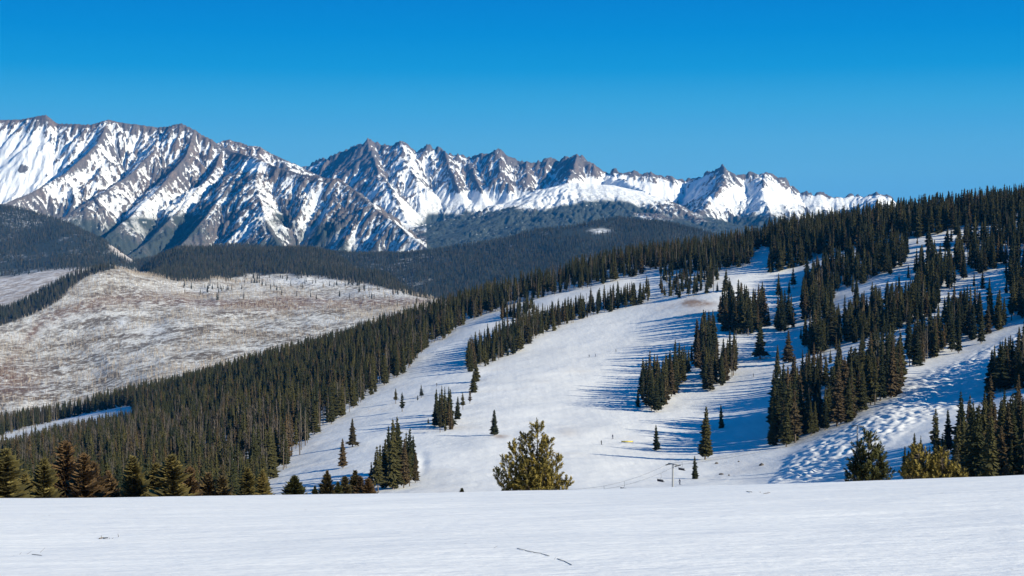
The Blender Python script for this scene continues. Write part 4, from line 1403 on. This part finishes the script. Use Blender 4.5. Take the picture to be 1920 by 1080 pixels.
J = [(0, 0, .92), (0, .03, 1.12), (0, .10, 1.36), (0, .13, 1.50), (0, .16, 1.62), (0, .17, 1.74),
     (.11, 0, .90), (.14, .14, .50), (.13, -.02, .10), (.13, .12, .05), (-.11, 0, .90), (-.14, .14, .50), (-.13, -.02, .10), (-.13, .12, .05),
     (.20, .10, 1.40), (.28, .12, 1.12), (.26, .36, 1.04), (.25, .44, 1.02), (-.20, .10, 1.40), (-.28, .12, 1.12), (-.26, .36, 1.04), (-.25, .44, 1.02)]
E = [(0, 1), (1, 2), (2, 3), (3, 4), (4, 5), (0, 6), (6, 7), (7, 8), (8, 9), (0, 10), (10, 11), (11, 12), (12, 13), (2, 14), (14, 15), (15, 16), (16, 17), (2, 18), (18, 19), (19, 20), (20, 21)]
R_ = [.15, .15, .17, .06, .085, .07, .11, .08, .065, .06, .11, .08, .065, .06, .08, .06, .045, .05, .08, .06, .045, .05]
try:
    body_me = skin_mesh('skier_body', J, E, R_)
except Exception as ex:
    print('skin failed', ex); body_me = None
M_jackets = [paint('black_ski_clothes', (0.03, 0.03, 0.04)), paint('dark_blue_ski_clothes', (0.03, 0.04, 0.10)), paint('dark_red_ski_clothes', (0.16, 0.03, 0.03))]
M_helmet = paint('helmet_shell', (0.05, 0.05, 0.06), 0.3)
M_ski = paint('ski_topsheet', (0.08, 0.08, 0.10), 0.4)
def skier(u, v, label, mat, rz, surf=ski_height, y1=2100):
    p = place_uv(surf, u, v, 290, y1)
    if p is None or body_me is None:
        return
    me = body_me.copy(); me.materials.clear(); me.materials.append(mat)
    e = bpy.data.objects.new('person', me); COL.objects.link(e)
    e.location = p; e.rotation_euler = (0, 0, rz)
    e['label'] = label; e['category'] = 'person'; e['group'] = 'skiers on the runs'
    V, Q = [], []
    tube(V, Q, (0, .16, 1.66), (0, .17, 1.72), .105, .125, 10); tube(V, Q, (0, .17, 1.72), (0, .17, 1.79), .125, .105, 10); tube(V, Q, (0, .17, 1.79), (0, .17, 1.83), .105, .03, 10)
    part('helmet', e, (V, Q), M_helmet)
    for sx in (-.13, .13):
        V, Q = [], []
        box(V, Q, (sx, .08, 0.012), (.09, 1.5, .02)); tube(V, Q, (sx, .80, .012), (sx, 1.0, .12), .045, .02, 4)
        part('ski', e, (V, Q), M_ski)
        V, Q = [], []
        tube(V, Q, (sx * 1.9, .46, 1.04), (sx * 2.6, -.15, 0.0), .012, .01, 4)
        part('ski_pole', e, (V, Q), M_darkm)
skier(1128, 834, 'skier in dark clothes low on the open run, left of the yellow fence', M_jackets[0], 2.2)
skier(1149, 823, 'skier just uphill of the yellow fence on the open run', M_jackets[1], 2.6)
skier(1105, 670, 'left skier of the close pair high on the open run', M_jackets[0], 2.0)
skier(1117, 669, 'right skier of the close pair high on the open run', M_jackets[1], 1.2)
skier(1155, 660, 'skier at the tips of the long tree shadows, highest on the open run', M_jackets[0], 2.4)
skier(1413, 707, 'skier on the striped snow right of the slanting clumps', M_jackets[0], 1.8)
skier(819, 724, 'skier alone on the left run beside the tree shadows', M_jackets[0], 2.9)
skier(1275, 909, 'skier just over the crest right of the chairlift tower', M_jackets[1], 2.2)

# yellow barrier, rocks and sprigs
p = place_uv(ski_height, 1176, 831)
if p:
    M_yel = paint('yellow_fence_mesh', (0.62, 0.50, 0.12))
    e = bpy.data.objects.new('snow_fence', None); COL.objects.link(e); e.location = p
    e['label'] = 'low yellow fence strung between posts on the open run'; e['category'] = 'fence'
    V, Q = [], []; box(V, Q, (0, 0, 0.62), (4.6, 0.03, 0.55)); part('netting', e, (V, Q), M_yel)
    for k in range(5):
        V, Q = [], []; tube(V, Q, (-2.3 + k * 1.15, 0, -0.3), (-2.3 + k * 1.15, 0, 1.05), 0.03, 0.025, 6); part('post', e, (V, Q), M_darkm)

M_rock, nt, b = new_mat('dark_rock')
n = pos_noise(nt, 2.0, 5, 0.7)
nt.links.new(mixc(nt, n, (0.05, 0.045, 0.045), (0.16, 0.14, 0.13)), b.inputs['Base Color'])
def rock(p, sx, sy, sz, label, seed, name='rock', group='dark rocks on the lower run'):
    bm = bmesh.new(); bmesh.ops.create_icosphere(bm, subdivisions=3, radius=1.0)
    rr = random.Random(seed)
    dirs = [(Vector((rr.uniform(-1, 1), rr.uniform(-1, 1), rr.uniform(-1, 1))).normalized(), rr.uniform(0.55, 0.9)) for _ in range(12)]
    for v in bm.verts:
        for d, c_ in dirs:
            k = v.co.dot(d)
            if k > c_:
                v.co -= d * (k - c_)
        v.co.x *= sx; v.co.y *= sy; v.co.z *= sz
    me = bpy.data.meshes.new(name); bm.to_mesh(me); bm.free(); me.materials.append(M_rock)
    o = bpy.data.objects.new(name, me); COL.objects.link(o); o.location = p
    o['label'] = label; o['category'] = 'rock'; o['group'] = group
for k, (u_, v_, sx, sz, lab) in enumerate([(1343, 870, 0.7, 0.7, 'dark rock below and right of the tallest lone spruce'), (1385, 866, 0.45, 0.4, 'small dark rock farther right on the lower run'),
        (1353, 890, 0.95, 0.4, 'long flat dark rock nearest the crest'), (1367, 892, 0.4, 0.35, 'small rock beside the long flat one near the crest'),
        (1428, 873, 0.9, 0.8, 'bulky dark rock at the foot of the mogul run')]):
    p = place_uv(ski_height, u_, v_)
    if p:
        rock((p[0], p[1], p[2] + 0.1), sx, sx * 0.7, sz, lab, k)

M_twig = paint('dry_twig', (0.17, 0.14, 0.11))
def fg_hit(u, v):
    return place_uv(fg_height, u, v, 4, 75)
def twigs(name, label, pts, r, seed, sprigs=0, cat='twigs'):
    rr = random.Random(seed)
    P3 = [Vector(fg_hit(u_, v_)) for u_, v_ in pts if fg_hit(u_, v_)]
    if len(P3) < 2:
        return
    o_ = P3[0].copy()
    V, Q = [], []
    for k, (a_, b_) in enumerate(zip(P3[:-1], P3[1:])):
        if rr.random() < 0.25:
            continue
        tube(V, Q, a_ - o_ + Vector((0, 0, r)), b_ - o_ + Vector((0, 0, r + rr.uniform(0, r * 2))), r, r * 0.8, 5)
    for k in range(sprigs):
        q = rr.choice(P3) - o_ + Vector((rr.uniform(-.25, .25), rr.uniform(-.3, .3), 0))
        tube(V, Q, q + Vector((0, 0, -0.02)), q + Vector((rr.uniform(-.09, .09), rr.uniform(-.05, .05), rr.uniform(.01, .045))), r * 0.6, r * 0.3, 3)
    o = part(name, None, (V, Q), M_twig); o.location = o_
    o['label'] = label; o['category'] = cat
twigs('fallen_twig', 'long broken curved twig line on the near snow', [(955, 1027), (970, 1029), (985, 1033), (1000, 1036), (1015, 1039), (1030, 1043), (1045, 1048), (1058, 1053), (1072, 1060)], 0.004, 1, 2)
twigs('grass_stems', 'thin dry grass stems on the snow below the mogul foot', [(1400, 922), (1410, 924), (1420, 923), (1432, 926), (1444, 925)], 0.008, 2, 8, 'grass stems')
twigs('bark_debris', 'small dark bark bits on the near snow at the left', [(176, 1012), (186, 1011), (194, 1010), (202, 1011)], 0.010, 3, 5, 'debris')
twigs('dry_sprigs', 'scattered dry sprigs low on the near snow at the far left', [(20, 1040), (45, 1043), (60, 1040), (78, 1042)], 0.005, 4, 7, 'sprigs')

# ------------------------------------------------------------------ the air between here and the peaks
hz_v, hz_f = [], []
box(hz_v, hz_f, (0, 9300, 150), (26000, 20600, 2300))
HAZE = 2.2e-5
m = bpy.data.materials.new('air_haze'); m.use_nodes = True
nt = m.node_tree; nt.nodes.clear()
out = nt.nodes.new('ShaderNodeOutputMaterial'); pv = nt.nodes.new('ShaderNodeVolumePrincipled')
pv.inputs['Density'].default_value = HAZE
pv.inputs['Color'].default_value = (0.02, 0.36, 1.0, 1)
pv.inputs['Anisotropy'].default_value = 0.0
nt.links.new(pv.outputs[0], out.inputs['Volume'])
o = part('haze', None, (hz_v, hz_f), m); o['kind'] = 'stuff'
